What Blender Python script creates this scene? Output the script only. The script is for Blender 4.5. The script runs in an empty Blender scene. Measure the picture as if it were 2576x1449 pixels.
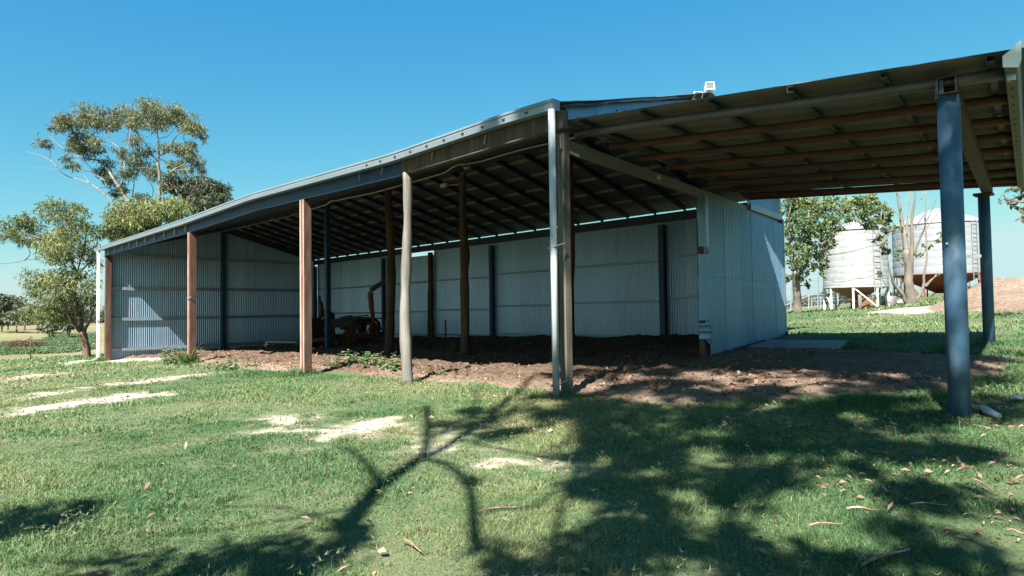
import bpy, math, random
import numpy as np
from mathutils import Vector, Matrix

random.seed(7)
rng = np.random.default_rng(7)
scene = bpy.context.scene
COL = scene.collection
R = math.radians

# ------------------------------------------------------------------ camera
CZ = 1.2                                   # camera height over the grass it stands on
FPX, CX, CY = 1612.0, 1288.0, 724.5        # focal length in survey pixels
CAM = np.array([[0.69868561, 0.0334713, 0.71464543],
                [0.71528076, -0.01235857, -0.69872792],
                [-0.01455534, 0.99936327, -0.03257613]])
cam_data = bpy.data.cameras.new('camera')
cam_data.sensor_width = 36
cam_data.lens = FPX / 2576 * 36
cam_data.clip_start = 0.05
cam_data.clip_end = 3000
cam = bpy.data.objects.new('camera', cam_data)
COL.objects.link(cam)
m4 = Matrix([list(CAM[0]) + [0], list(CAM[1]) + [0], list(CAM[2]) + [CZ], [0, 0, 0, 1]])
cam.matrix_world = m4
scene.camera = cam

# ------------------------------------------------------------------ light
SUN = np.array([-1.05, 2.6, -3.1])          # direction the light travels
SUN = SUN / np.linalg.norm(SUN)
sun_el = math.asin(-SUN[2])
sun_rot = math.atan2(-SUN[0], -SUN[1])
world = bpy.data.worlds.new('World')
scene.world = world
world.use_nodes = True
wn, wl = world.node_tree.nodes, world.node_tree.links
wn.clear()
sky = wn.new('ShaderNodeTexSky')
sky.sky_type = 'NISHITA'
sky.sun_disc = False
sky.sun_elevation = sun_el
sky.sun_rotation = sun_rot
sky.air_density = 1.0
sky.dust_density = 0.6
sky.ozone_density = 1.6
bg = wn.new('ShaderNodeBackground'); bg.inputs['Strength'].default_value = 0.0735
wo = wn.new('ShaderNodeOutputWorld')
sep = wn.new('ShaderNodeSeparateColor'); cmb = wn.new('ShaderNodeCombineColor')
wl.new(sky.outputs[0], sep.inputs[0])
# the camera's colour response: a clean cyan-blue sky paling to the horizon
for i, (k, p, cap) in enumerate(((.146, 1.55, 1.95), (.69, .78, 2.8), (1.70, .27, 2.8))):
    a = wn.new('ShaderNodeMath'); a.operation = 'POWER'; a.inputs[1].default_value = p
    b = wn.new('ShaderNodeMath'); b.operation = 'MULTIPLY'; b.inputs[1].default_value = k
    c = wn.new('ShaderNodeMath'); c.operation = 'MINIMUM'; c.inputs[1].default_value = cap
    wl.new(sep.outputs[i], a.inputs[0]); wl.new(a.outputs[0], b.inputs[0]); wl.new(b.outputs[0], c.inputs[0]); wl.new(c.outputs[0], cmb.inputs[i])
wl.new(cmb.outputs[0], bg.inputs[0]); wl.new(bg.outputs[0], wo.inputs[0])
sd = bpy.data.lights.new('sun', 'SUN')
sd.energy = 5.0; sd.angle = R(0.55); sd.color = (1.0, 0.95, 0.86)
sun = bpy.data.objects.new('sun', sd); COL.objects.link(sun)
sun.rotation_euler = Vector(SUN).to_track_quat('-Z', 'Y').to_euler()
sun.location = (10, -20, 30)
scene.view_settings.view_transform = 'Standard'
scene.view_settings.look = 'None'
scene.view_settings.exposure = 2.05
scene.view_settings.gamma = 1.0
scene.view_settings.use_curve_mapping = False

# ------------------------------------------------------------------ survey helpers
def ray(px, py):
    return CAM @ np.array([px - CX, -(py - CY), -FPX])
def at_y(px, py, Y):
    d = ray(px, py); return d * Y / d[1] + (0, 0, CZ)
def at_d(px, py, dist):                     # point at a given distance along the view axis
    return ray(px, py) / FPX * dist + (0, 0, CZ)

# ------------------------------------------------------------------ ground shape
CTRL = [(-28.5, 6, -.56), (-18.8, 6, -.18), (-12.1, 6, -.06), (-8.57, 6, .04), (-5.25, 6, .11),
        (-28.3, 10.4, -.40), (-19.3, 10.4, -.09), (-15.7, 10.4, -.07), (-12.4, 10.4, .02), (-8.9, 10.4, .08),
        (-28.4, 14.7, -.42), (-22.5, 14.7, -.05), (-19.3, 14.7, .05), (-15.9, 14.7, .14), (-13, 14.7, .2),
        (-9.3, 14.7, .28), (-6.3, 14.9, .5), (-5.8, 10.4, .24), (-1.3, 6.7, .2), (-2.2, 13.7, .5),
        (0, 0, 0), (3, -6, .1), (-6, 1, -.02), (-10, 0, -.12), (-10, 3, -.08), (-24, 2, -.42), (-38, 4, -.9),
        (-34, 18, -.72), (-45, 22, -1.1), (-60, 10, -1.6), (-80, 60, -1.9), (-120, 30, -2.0), (-200, 80, -2.2),
        (-400, 100, -3), (-300, -200, -3), (0, -60, .5), (-150, 300, -2.5), (-25, 60, .3), (-60, 140, -1),
        (-11.5, 36.9, .9), (-14, 26, .75), (-7, 24, .8), (-10, 47, 1.5), (0, 20, .9), (6, 24, 1.1), (3, 8, .35), (6, 3, .35),
        (2, 50, 3.2), (8, 75, 5.2), (-8, 75, 3.0), (-30, 120, 2.0), (10, 120, 8.0), (40, 90, 8.5), (30, 200, 10), (120, 60, 9),
        (-120, 400, -1), (100, 400, 9), (300, 0, 8), (200, -200, 3), (-100, -400, 0)]
_cp = np.array([c[:2] for c in CTRL], float); _cz = np.array([c[2] for c in CTRL], float)
def _phi(a, b):
    d2 = ((a[:, None, :] - b[None, :, :]) ** 2).sum(-1)
    return np.sqrt(d2 + 2.0)
_n = len(CTRL)
_A = np.zeros((_n + 3, _n + 3)); _A[:_n, :_n] = _phi(_cp, _cp)
_A[:_n, _n] = 1; _A[:_n, _n + 1:] = _cp / 100; _A[_n, :_n] = 1; _A[_n + 1:, :_n] = _cp.T / 100
_w = np.linalg.solve(_A, np.concatenate([_cz, [0, 0, 0]]))
def ground(xy):
    xy = np.atleast_2d(np.asarray(xy, float))[:, :2]
    out = np.empty(len(xy))
    for i in range(0, len(xy), 20000):
        q = xy[i:i + 20000]
        out[i:i + 20000] = _phi(q, _cp) @ _w[:_n] + _w[_n] + (q / 100) @ _w[_n + 1:]
    return out
def gz(x, y): return float(ground([(x, y)])[0])
def on_ground(px, py):                      # march a sight line down to the ground
    d = ray(px, py) / FPX
    t = np.concatenate([np.linspace(1, 60, 1200), np.linspace(60, 400, 1200)])
    p = d[None, :] * t[:, None] + np.array([0, 0, CZ])
    below = p[:, 2] < ground(p)
    i = int(np.argmax(below)) if below.any() else len(t) - 1
    return p[i]

# value noise on the plane (numpy)
_perm = rng.random((64, 64))
def vnoise(x, y):
    xi, yi = np.floor(x).astype(int), np.floor(y).astype(int)
    fx, fy = x - xi, y - yi
    fx = fx * fx * (3 - 2 * fx); fy = fy * fy * (3 - 2 * fy)
    g = lambda a, b: _perm[a % 64, b % 64]
    return (g(xi, yi) * (1 - fx) + g(xi + 1, yi) * fx) * (1 - fy) + (g(xi, yi + 1) * (1 - fx) + g(xi + 1, yi + 1) * fx) * fy
def fbm(x, y, o=4):
    s, a, t = 0, .5, 0
    for k in range(o):
        s = s + a * vnoise(x * 2 ** k + 13.7 * k, y * 2 ** k + 7.1 * k); t += a; a *= .5
    return s / t
def in_poly(xy, poly):
    x, y = xy[:, 0], xy[:, 1]; c = np.zeros(len(xy), bool); n = len(poly); j = n - 1
    for i in range(n):
        xi, yi = poly[i][:2]; xj, yj = poly[j][:2]
        with np.errstate(divide='ignore', invalid='ignore'):
            hit = ((yi > y) != (yj > y)) & (x < (xj - xi) * (y - yi) / (yj - yi + 1e-12) + xi)
        c ^= hit; j = i
    return c
def edge_dist(xy, poly):                    # signed distance, positive inside
    d = np.full(len(xy), 1e9); n = len(poly)
    for i in range(n):
        a = np.array(poly[i][:2]); b = np.array(poly[(i + 1) % n][:2]); ab = b - a
        t = np.clip(((xy - a) @ ab) / (ab @ ab + 1e-12), 0, 1)
        d = np.minimum(d, np.linalg.norm(xy - a - t[:, None] * ab, axis=1))
    return np.where(in_poly(xy, poly), d, -d)

# ------------------------------------------------------------------ object helpers
ORG = {}
def link(o, parent=None):
    COL.objects.link(o)
    if parent is not None: o.parent = parent
    return o
def props(o, label=None, cat=None, group=None, kind=None):
    if label: o['label'] = label
    if cat: o['category'] = cat
    if group: o['group'] = group
    if kind: o['kind'] = kind
    return o
def thing(name, label, cat, loc, group=None):
    o = bpy.data.objects.new(name, None); o.empty_display_size = .2
    COL.objects.link(o); o.location = Vector([float(v) for v in loc])
    ORG[o.name] = np.array([float(v) for v in loc])
    return props(o, label, cat, group)
def org(parent):
    p = parent
    while p is not None:
        if p.name in ORG: return ORG[p.name]
        p = p.parent
    return np.zeros(3)

class MB:
    def __init__(s): s.v = []; s.f = []; s.sm = []
    def add(s, verts, faces, smooth=False):
        b = len(s.v); s.v += [tuple(float(c) for c in v) for v in verts]
        s.f += [tuple(b + i for i in f) for f in faces]; s.sm += [smooth] * len(faces); return s
    def box(s, c, size, axes=None):
        c = np.array(c, float); h = np.array(size, float) / 2
        ax = np.eye(3) if axes is None else np.array(axes, float)
        vs = [c + ax.T @ (h * np.array(q)) for q in [(-1,-1,-1),(1,-1,-1),(1,1,-1),(-1,1,-1),(-1,-1,1),(1,-1,1),(1,1,1),(-1,1,1)]]
        return s.add(vs, [(0,3,2,1),(4,5,6,7),(0,1,5,4),(1,2,6,5),(2,3,7,6),(3,0,4,7)])
    def bar(s, p0, p1, w, h, up=(0, 0, 1)):     # w sideways, h along up
        p0, p1 = np.array(p0, float), np.array(p1, float)
        L = np.linalg.norm(p1 - p0); d = (p1 - p0) / L
        side = np.cross(d, up); side /= np.linalg.norm(side); u = np.cross(side, d)
        return s.box((p0 + p1) / 2, (L, w, h), [d, side, u])
    def chan(s, p0, p1, w, h, t=.004, lip=1, up=(0, 0, 1)):   # C section: web + two flanges
        p0, p1 = np.array(p0, float), np.array(p1, float)
        L = np.linalg.norm(p1 - p0); d = (p1 - p0) / L
        side = np.cross(d, up); side /= np.linalg.norm(side); u = np.cross(side, d)
        c = (p0 + p1) / 2
        s.box(c, (L, t, h), [d, side, u])
        for q in (-1, 1): s.box(c + side * lip * (w / 2 + t) + u * q * (h / 2 - t / 2), (L, w, t), [d, side, u])
        return s
    def tube(s, pts, rad, n=8, cap=True, smooth=True):
        pts = [np.array(p, float) for p in pts]
        if not hasattr(rad, '__len__'): rad = [rad] * len(pts)
        vs = []; prev = None
        for i, p in enumerate(pts):
            d = pts[min(i + 1, len(pts) - 1)] - pts[max(i - 1, 0)]; d = d / (np.linalg.norm(d) + 1e-9)
            a = prev if prev is not None else (np.array([1., 0, 0]) if abs(d[0]) < .8 else np.array([0, 1., 0]))
            a = a - d * (a @ d); a /= np.linalg.norm(a); b = np.cross(d, a); prev = a
            for k in range(n):
                t = 2 * math.pi * k / n; vs.append(p + rad[i] * (math.cos(t) * a + math.sin(t) * b))
        fs = [(i * n + k, i * n + (k + 1) % n, (i + 1) * n + (k + 1) % n, (i + 1) * n + k) for i in range(len(pts) - 1) for k in range(n)]
        s.add(vs, fs, smooth)
        if cap:
            b = len(s.v) - len(vs)
            s.f.append(tuple(b + n - 1 - k for k in range(n))); s.sm.append(False)
            e = b + (len(pts) - 1) * n; s.f.append(tuple(e + k for k in range(n))); s.sm.append(False)
        return s
    def lathe(s, c, prof, n=24, axis=(0, 0, 1), smooth=True):
        ax = np.array(axis, float); ax /= np.linalg.norm(ax); c = np.array(c, float)
        a = np.array([1., 0, 0]) if abs(ax[0]) < .8 else np.array([0, 1., 0])
        a = a - ax * (a @ ax); a /= np.linalg.norm(a); b = np.cross(ax, a); vs = []
        for r, h in prof:
            for k in range(n):
                t = 2 * math.pi * k / n; vs.append(c + ax * h + r * (math.cos(t) * a + math.sin(t) * b))
        fs = [(i * n + k, i * n + (k + 1) % n, (i + 1) * n + (k + 1) % n, (i + 1) * n + k) for i in range(len(prof) - 1) for k in range(n)]
        return s.add(vs, fs, smooth)
    def mesh(s, name, o=(0, 0, 0)):
        me = bpy.data.meshes.new(name); o = np.array(o, float)
        me.from_pydata([tuple(np.array(v) - o) for v in s.v], [], s.f)
        me.polygons.foreach_set('use_smooth', s.sm); me.update(); return me
    def build(s, name, mat, parent=None, bevel=0):
        o = bpy.data.objects.new(name, s.mesh(name, org(parent))); o.data.materials.append(mat)
        link(o, parent)
        if bevel:
            b = o.modifiers.new('bevel', 'BEVEL'); b.width = bevel; b.segments = 2; b.limit_method = 'ANGLE'
        return o

def np_obj(name, verts, faces, mat, parent=None, smooth=False, tint=None):
    me = bpy.data.meshes.new(name); verts = np.asarray(verts, np.float32) - org(parent).astype(np.float32)
    faces = np.asarray(faces, np.int32); k = faces.shape[1]; nf = len(faces)
    me.vertices.add(len(verts)); me.vertices.foreach_set('co', verts.ravel())
    me.loops.add(nf * k); me.loops.foreach_set('vertex_index', faces.ravel())
    me.polygons.add(nf); me.polygons.foreach_set('loop_start', np.arange(nf, dtype=np.int32) * k)
    me.polygons.foreach_set('use_smooth', np.full(nf, smooth))
    if tint is not None:
        tint = np.asarray(tint, np.float32)
        a = me.attributes.new('tint', 'FLOAT', 'FACE' if len(tint) == nf else 'POINT'); a.data.foreach_set('value', tint)
    me.update(calc_edges=True); me.validate()
    o = bpy.data.objects.new(name, me); me.materials.append(mat); return link(o, parent)

# ------------------------------------------------------------------ materials
class NT:
    def __init__(s, name):
        s.m = bpy.data.materials.new(name); s.m.use_nodes = True
        s.n = s.m.node_tree.nodes; s.l = s.m.node_tree.links; s.b = s.n['Principled BSDF']
    def new(s, t, **kw):
        n = s.n.new(t)
        for k, v in kw.items(): setattr(n, k, v)
        return n
    def put(s, sock, v):
        if hasattr(v, 'links') or isinstance(v, bpy.types.NodeSocket): s.l.new(v, sock)
        else: sock.default_value = v
    def coords(s, scale=(1, 1, 1), rnd=True):
        tc = s.new('ShaderNodeTexCoord'); mp = s.new('ShaderNodeMapping'); mp.inputs['Scale'].default_value = scale
        s.l.new(tc.outputs['Object'], mp.inputs[0])
        if rnd:
            oi = s.new('ShaderNodeObjectInfo'); mu = s.new('ShaderNodeMath', operation='MULTIPLY'); mu.inputs[1].default_value = 37.0
            s.l.new(oi.outputs['Random'], mu.inputs[0]); s.l.new(mu.outputs[0], mp.inputs['Location'])
        return mp.outputs[0]
    def noise(s, vec, scale, detail=5, rough=.6):
        n = s.new('ShaderNodeTexNoise'); n.inputs['Scale'].default_value = scale
        n.inputs['Detail'].default_value = detail; n.inputs['Roughness'].default_value = rough
        s.l.new(vec, n.inputs['Vector']); return n.outputs[0]
    def ramp(s, fac, stops):
        r = s.new('ShaderNodeValToRGB'); e = r.color_ramp.elements
        while len(e) < len(stops): e.new(.5)
        for i, (p, c) in enumerate(stops):
            e[i].position = p; e[i].color = (c[0], c[1], c[2], 1) if hasattr(c, '__len__') else (c, c, c, 1)
        s.l.new(fac, r.inputs[0]); return r.outputs[0]
    def mix(s, fac, a, b, mode='MIX'):
        m = s.new('ShaderNodeMix', data_type='RGBA', blend_type=mode)
        s.put(m.inputs[0], fac); s.put(m.inputs[6], a if not isinstance(a, tuple) else (*a, 1)[:4]); s.put(m.inputs[7], b if not isinstance(b, tuple) else (*b, 1)[:4])
        return m.outputs[2]
    def attr(s, name):
        a = s.new('ShaderNodeAttribute'); a.attribute_name = name; return a.outputs['Fac']
    def rand(s):
        return s.new('ShaderNodeObjectInfo').outputs['Random']
    def math(s, op, a, b):
        m = s.new('ShaderNodeMath', operation=op); s.put(m.inputs[0], a); s.put(m.inputs[1], b); return m.outputs[0]
    def bump(s, h, strength, dist=.01):
        b = s.new('ShaderNodeBump'); b.inputs['Strength'].default_value = strength; b.inputs['Distance'].default_value = dist
        s.l.new(h, b.inputs['Height']); s.l.new(b.outputs[0], s.b.inputs['Normal'])
    def done(s, color, rough=.7, metal=0.0, spec=.4):
        s.put(s.b.inputs['Base Color'], color if not isinstance(color, tuple) else (*color, 1)[:4])
        s.put(s.b.inputs['Roughness'], rough); s.put(s.b.inputs['Metallic'], metal); s.b.inputs['Specular IOR Level'].default_value = spec
        return s.m

def galv(name, lo, hi, metal=.75, rough=.42, rust=.0, stretch=(1, 1, .12)):
    t = NT(name); v = t.coords(stretch); v2 = t.coords((1, 1, 1))
    a = t.noise(v, 5, 6, .65); b = t.noise(v2, 28, 3, .5)
    c = t.ramp(a, [(.3, lo), (.7, hi)])
    c = t.mix(.35, c, t.ramp(b, [(.35, lo), (.65, hi)]))
    rv = t.ramp(t.rand(), [(0, .86), (1, 1.06)])
    c = t.mix(1.0, c, rv, 'MULTIPLY')
    if rust:
        f = t.ramp(t.noise(v, 9, 8, .7), [(.62, 0), (.74, rust)])
        c = t.mix(f, c, (.16, .075, .04))
    r = t.math('ADD', t.math('MULTIPLY', a, .3), rough - .15)
    return t.done(c, r, metal)
M = {}
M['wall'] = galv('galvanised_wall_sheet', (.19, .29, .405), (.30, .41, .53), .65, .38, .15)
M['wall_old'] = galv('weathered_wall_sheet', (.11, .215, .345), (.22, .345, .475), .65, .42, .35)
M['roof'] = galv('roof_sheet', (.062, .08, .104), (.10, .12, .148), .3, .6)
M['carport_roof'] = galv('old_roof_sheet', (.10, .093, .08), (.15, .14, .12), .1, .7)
M['girt'] = galv('girt_steel', (.19, .235, .28), (.27, .32, .365), .4, .45)
M['purlin'] = galv('purlin_steel', (.17, .155, .135), (.24, .215, .185), .2, .55)
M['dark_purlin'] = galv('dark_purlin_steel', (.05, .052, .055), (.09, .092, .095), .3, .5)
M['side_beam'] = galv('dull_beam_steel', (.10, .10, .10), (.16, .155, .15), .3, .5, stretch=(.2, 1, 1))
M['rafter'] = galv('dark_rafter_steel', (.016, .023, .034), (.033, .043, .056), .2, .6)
M['gutter'] = galv('gutter_zinc', (.165, .205, .235), (.24, .28, .31), .45, .4, stretch=(.15, 1, 1))
M['zinc_pale'] = galv('pale_zinc', (.4, .4, .38), (.55, .55, .52), .2, .5)

def painted(name, col, wear, amt=.5, scale=6, stretch=(1, 1, .15), rough=.6, metal=0):
    t = NT(name); v = t.coords(stretch); f = t.ramp(t.noise(v, scale, 8, .7), [(.6 - amt * .3, 0), (.72 - amt * .2, 1)])
    c = t.mix(f, col, wear)
    g = t.ramp(t.noise(t.coords((1, 1, 1)), 3, 5, .6), [(.3, .75), (.7, 1.1)])
    c = t.mix(1.0, c, g, 'MULTIPLY'); t.bump(t.noise(v, 30, 4, .6), .3, .004)
    return t.done(c, rough, metal)
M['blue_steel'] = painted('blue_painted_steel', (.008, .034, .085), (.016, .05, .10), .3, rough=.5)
M['blue_pole'] = painted('grey_blue_pole', (.038, .095, .165), (.085, .135, .185), .4, 5, (1, 1, .3), .55, 0)
M['red_post'] = painted('weathered_red_post', (.16, .042, .03), (.24, .19, .145), .35, 7, (1, 1, .09), .75)
M['flaked_paint'] = painted('flaked_white_paint', (.30, .27, .22), (.16, .08, .05), .35, 9, (1, 1, .12), .8)
M['rust_post'] = painted('brown_rust_post', (.065, .029, .019), (.10, .07, .05), .35, 6, (1, 1, .1), .8)
M['rust_pipe'] = painted('rusty_pipe', (.10, .043, .023), (.055, .027, .017), .5, 7, (.2, 1, 1), .8)
M['beam_brown'] = painted('brown_beam_paint', (.055, .027, .017), (.035, .02, .014), .4, 7, (.2, 1, 1), .7)
M['grey_pipe'] = painted('dull_grey_pipe', (.10, .093, .082), (.065, .058, .05), .4, 9, (.2, 1, 1), .55, .3)
M['orange'] = painted('orange_machine_paint', (.34, .075, .018), (.12, .042, .02), .45, 8, (1, 1, 1), .5)
M['black_metal'] = painted('dark_metal', (.02, .02, .022), (.05, .045, .04), .4, 8, (1, 1, 1), .55)
M['grey_metal'] = painted('grey_machine_steel', (.20, .20, .2), (.12, .1, .085), .4, 8, (1, 1, 1), .5, .4)
M['tyre'] = painted('dusty_tyre', (.028, .027, .026), (.06, .052, .045), .4, 8, (1, 1, 1), .85)
M['hose'] = painted('hose_rubber', (.2, .12, .075), (.1, .07, .05), .3, 8, (1, 1, 1), .6)
M['white_pvc'] = painted('white_pipe', (.40, .43, .445), (.33, .35, .36), .3, 5, (1, 1, .2), .45)
M['white_paint'] = painted('white_enamel', (.6, .6, .58), (.48, .48, .46), .2, 6, (1, 1, 1), .4)
M['cable'] = painted('cable_sheath', (.45, .36, .25), (.3, .24, .17), .3, 6, (1, 1, 1), .6)
M['hopper_tan'] = painted('tan_orange_hopper', (.22, .11, .055), (.18, .09, .045), .3, 4, (1, 1, 1), .5)
M['hopper_red'] = painted('red_oxide_hopper', (.17, .033, .023), (.13, .03, .02), .3, 4, (1, 1, 1), .5)
M['silo'] = galv('silo_zinc', (.225, .243, .262), (.25, .268, .287), .2, .45, stretch=(1, 1, .3))
M['silo_white'] = painted('white_silo_sheet', (.275, .288, .29), (.26, .273, .278), .3, 3, (1, 1, .3), .4, .15)

def wood(name, lo, hi, rough=.85, sc=14, bumpk=.7):
    t = NT(name); v = t.coords((1, 1, .06)); a = t.noise(v, sc, 8, .7)
    c = t.ramp(a, [(.3, lo), (.52, tuple((x + y) / 2 for x, y in zip(lo, hi))), (.72, hi)])
    p = t.ramp(t.noise(t.coords((1, 1, .5)), 2.2, 4, .6), [(.35, .7), (.7, 1.15)])
    c = t.mix(1.0, c, p, 'MULTIPLY'); t.bump(a, bumpk, .012); return t.done(c, rough, 0, .2)
M['wood_grey'] = wood('silver_grey_timber', (.085, .078, .07), (.21, .2, .18))
M['wood_beam'] = wood('brown_grey_timber', (.05, .039, .029), (.125, .104, .08))
M['wood_dark'] = wood('dark_brown_timber', (.045, .027, .018), (.12, .076, .048))
M['wood_post'] = wood('weathered_squared_post', (.06, .055, .048), (.16, .14, .11))
M['bark_pale'] = wood('pale_gum_bark', (.13, .11, .085), (.26, .23, .19), .8, 6, .4)
M['bark_brown'] = wood('rough_brown_bark', (.06, .038, .026), (.19, .13, .095), .9, 8, .9)
M['bark_grey'] = wood('grey_bare_bark', (.11, .095, .08), (.24, .21, .18), .85, 7, .5)

def foliage(name, dark, mid, light, trans=.3):
    t = NT(name); c = t.ramp(t.attr('tint'), [(0, dark), (.5, mid), (1, light)])
    t.b.inputs['Roughness'].default_value = .55; t.b.inputs['Specular IOR Level'].default_value = .3
    t.l.new(c, t.b.inputs['Base Color'])
    tr = t.new('ShaderNodeBsdfTranslucent'); t.l.new(t.mix(1.0, c, (1.2, 1.25, .7), 'MULTIPLY'), tr.inputs[0])
    mx = t.new('ShaderNodeMixShader'); mx.inputs[0].default_value = trans
    t.l.new(t.b.outputs[0], mx.inputs[1]); t.l.new(tr.outputs[0], mx.inputs[2])
    t.l.new(mx.outputs[0], t.n['Material Output'].inputs[0]); return t.m
M['leaf_gum'] = foliage('gum_leaves', (.06, .072, .045), (.112, .125, .066), (.20, .20, .095))
M['leaf_olive'] = foliage('olive_gum_leaves', (.05, .072, .03), (.11, .135, .05), (.20, .21, .08))
M['leaf_dark'] = foliage('dark_gum_leaves', (.028, .044, .032), (.055, .074, .046), (.10, .115, .062))
M['leaf_green'] = foliage('broad_green_leaves', (.035, .065, .024), (.08, .12, .042), (.18, .21, .08))
M['leaf_far'] = foliage('distant_leaves', (.05, .06, .042), (.075, .09, .06), (.115, .125, .08), .15)
M['grass'] = foliage('grass_blades', (.04, .104, .039), (.09, .162, .063), (.235, .225, .115), .3)
M['weed'] = foliage('weed_leaves', (.05, .10, .05), (.10, .16, .08), (.17, .22, .12), .3)
M['litter'] = foliage('dry_leaf_litter', (.11, .05, .032), (.21, .125, .08), (.30, .235, .16), .15)

# ground: colour by zone weights held on the mesh (soil, bare pale patches, dry pasture)
def ground_material():
    t = NT('paddock_ground'); v = t.coords((1, 1, 1), False)
    g1 = t.noise(v, .55, 6, .6); g2 = t.noise(v, 9, 6, .7); g3 = t.noise(v, 60, 4, .7)
    c = t.ramp(g1, [(.3, (.05, .09, .038)), (.5, (.085, .115, .055)), (.7, (.13, .14, .075))])
    c = t.mix(t.ramp(g2, [(.45, 0), (.75, .5)]), c, (.19, .165, .10))
    c = t.mix(1.0, c, t.ramp(g3, [(.25, .6), (.7, 1.15)]), 'MULTIPLY')
    dry = t.mix(t.ramp(t.noise(v, .06, 5, .6), [(.35, 0), (.65, 1)]), (.11, .115, .055), (.18, .16, .09))
    c = t.mix(t.attr('dry'), c, dry)
    pale = t.ramp(t.noise(v, 14, 6, .7), [(.3, (.26, .22, .165)), (.65, (.46, .42, .35))])
    c = t.mix(t.attr('pale'), c, pale)
    soil = t.ramp(t.noise(v, 12, 8, .75), [(.3, (.11, .07, .05)), (.7, (.2, .135, .095))])
    c = t.mix(t.attr('soil'), c, soil)
    t.bump(g3, .6, .03)
    return t.done(c, .95, 0, .1)
M['ground'] = ground_material()
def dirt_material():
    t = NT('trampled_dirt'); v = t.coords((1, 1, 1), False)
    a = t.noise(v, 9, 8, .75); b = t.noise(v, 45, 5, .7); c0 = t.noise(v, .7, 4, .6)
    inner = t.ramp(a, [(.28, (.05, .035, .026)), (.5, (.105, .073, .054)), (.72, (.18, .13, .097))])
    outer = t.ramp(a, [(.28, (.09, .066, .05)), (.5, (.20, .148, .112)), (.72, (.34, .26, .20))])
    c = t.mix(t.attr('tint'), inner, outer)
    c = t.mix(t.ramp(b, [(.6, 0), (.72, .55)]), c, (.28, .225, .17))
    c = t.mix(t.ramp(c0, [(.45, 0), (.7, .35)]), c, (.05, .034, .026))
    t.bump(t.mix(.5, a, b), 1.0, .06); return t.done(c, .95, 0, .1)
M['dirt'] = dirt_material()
def concrete():
    t = NT('worn_concrete'); v = t.coords((1, 1, 1), False)
    c = t.ramp(t.noise(v, 3, 7, .65), [(.3, (.16, .17, .165)), (.7, (.26, .27, .26))]); t.bump(t.noise(v, 40, 4, .6), .3, .01)
    return t.done(c, .85, 0, .3)
M['concrete'] = concrete()
def glassy():
    t = NT('lamp_glass'); t.done((.16, .17, .18), .15, 0, .5); return t.m
M['glass'] = glassy()

# ------------------------------------------------------------------ zones on the ground
W_D = np.array([-0.11644, 0.99320]); W_N = np.array([0.99320, 0.11644]); W_A = np.array([-5.25, 6.0])   # end wall: along / out
def cp(s, u, z=0.): p = W_A + W_D * s + W_N * u; return np.array([p[0], p[1], z])
front = [(262, 906), (400, 900), (480, 914), (560, 922), (640, 936), (760, 941), (850, 934), (930, 940), (1000, 951), (1080, 957), (1160, 953),
         (1230, 962), (1300, 975), (1380, 985), (1460, 990), (1560, 1002), (1700, 1024), (1800, 1016), (1900, 1003), (2050, 1004), (2200, 1003), (2380, 988)]
DIRT = [tuple(on_ground(*p)[:2]) for p in front] + [tuple(cp(3.2, 4.3)[:2]), tuple(cp(5.0, 4.3)[:2]), tuple(cp(5.6, 2.2)[:2]), tuple(cp(7.4, .9)[:2]), tuple(cp(7.6, -.1)[:2]),
        tuple(cp(8.9, -.2)[:2]), (-28.4, 14.6)]
def patch(pts): return [tuple(on_ground(*p)[:2]) for p in pts]
PALE = [patch([(0, 1035), (150, 1010), (280, 994), (400, 986), (470, 978), (440, 988), (300, 1012), (160, 1030), (40, 1044), (0, 1046)]),
        patch([(0, 950), (60, 943), (160, 937), (160, 941), (60, 953), (0, 959)]),
        patch([(255, 968), (330, 958), (430, 946), (530, 938), (525, 944), (430, 957), (320, 972), (255, 976)]),
        patch([(60, 995), (160, 985), (230, 975), (260, 977), (160, 992), (70, 1003)]),
        patch([(632, 1052), (700, 1045), (765, 1047), (760, 1062), (700, 1085), (640, 1090), (650, 1075)]),
        patch([(765, 1078), (850, 1070), (980, 1055), (970, 1080), (900, 1090), (850, 1105), (790, 1126), (785, 1105)]),
        patch([(1080, 1118), (1130, 1105), (1200, 1115), (1150, 1130), (1090, 1135)]),
        patch([(1160, 1178), (1250, 1165), (1350, 1185), (1320, 1200), (1220, 1205)]),
        patch([(260, 905), (380, 897), (470, 895), (470, 905), (380, 911), (270, 912)]),
        patch([(150, 912), (248, 903), (248, 907), (160, 918)])]
def pale_w(xy):
    w = np.zeros(len(xy)); n = (fbm(xy[:, 0] * 3.1, xy[:, 1] * 3.1, 4) - .5) + .8 * (fbm(xy[:, 0] * 11, xy[:, 1] * 11, 3) - .5)
    for p in PALE:
        c = np.mean(np.array(p), 0); near = np.linalg.norm(xy - c, axis=1) < 12
        if near.any():
            d = edge_dist(xy[near], p); w[near] = np.maximum(w[near], np.maximum(np.clip((d + n[near] * .9 + .03) / .28, 0, 1), .42 * np.clip((d + n[near] * 1.3 + .28) / .45, 0, 1)))
    return w
def dirt_d(xy): return edge_dist(xy, DIRT)

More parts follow.
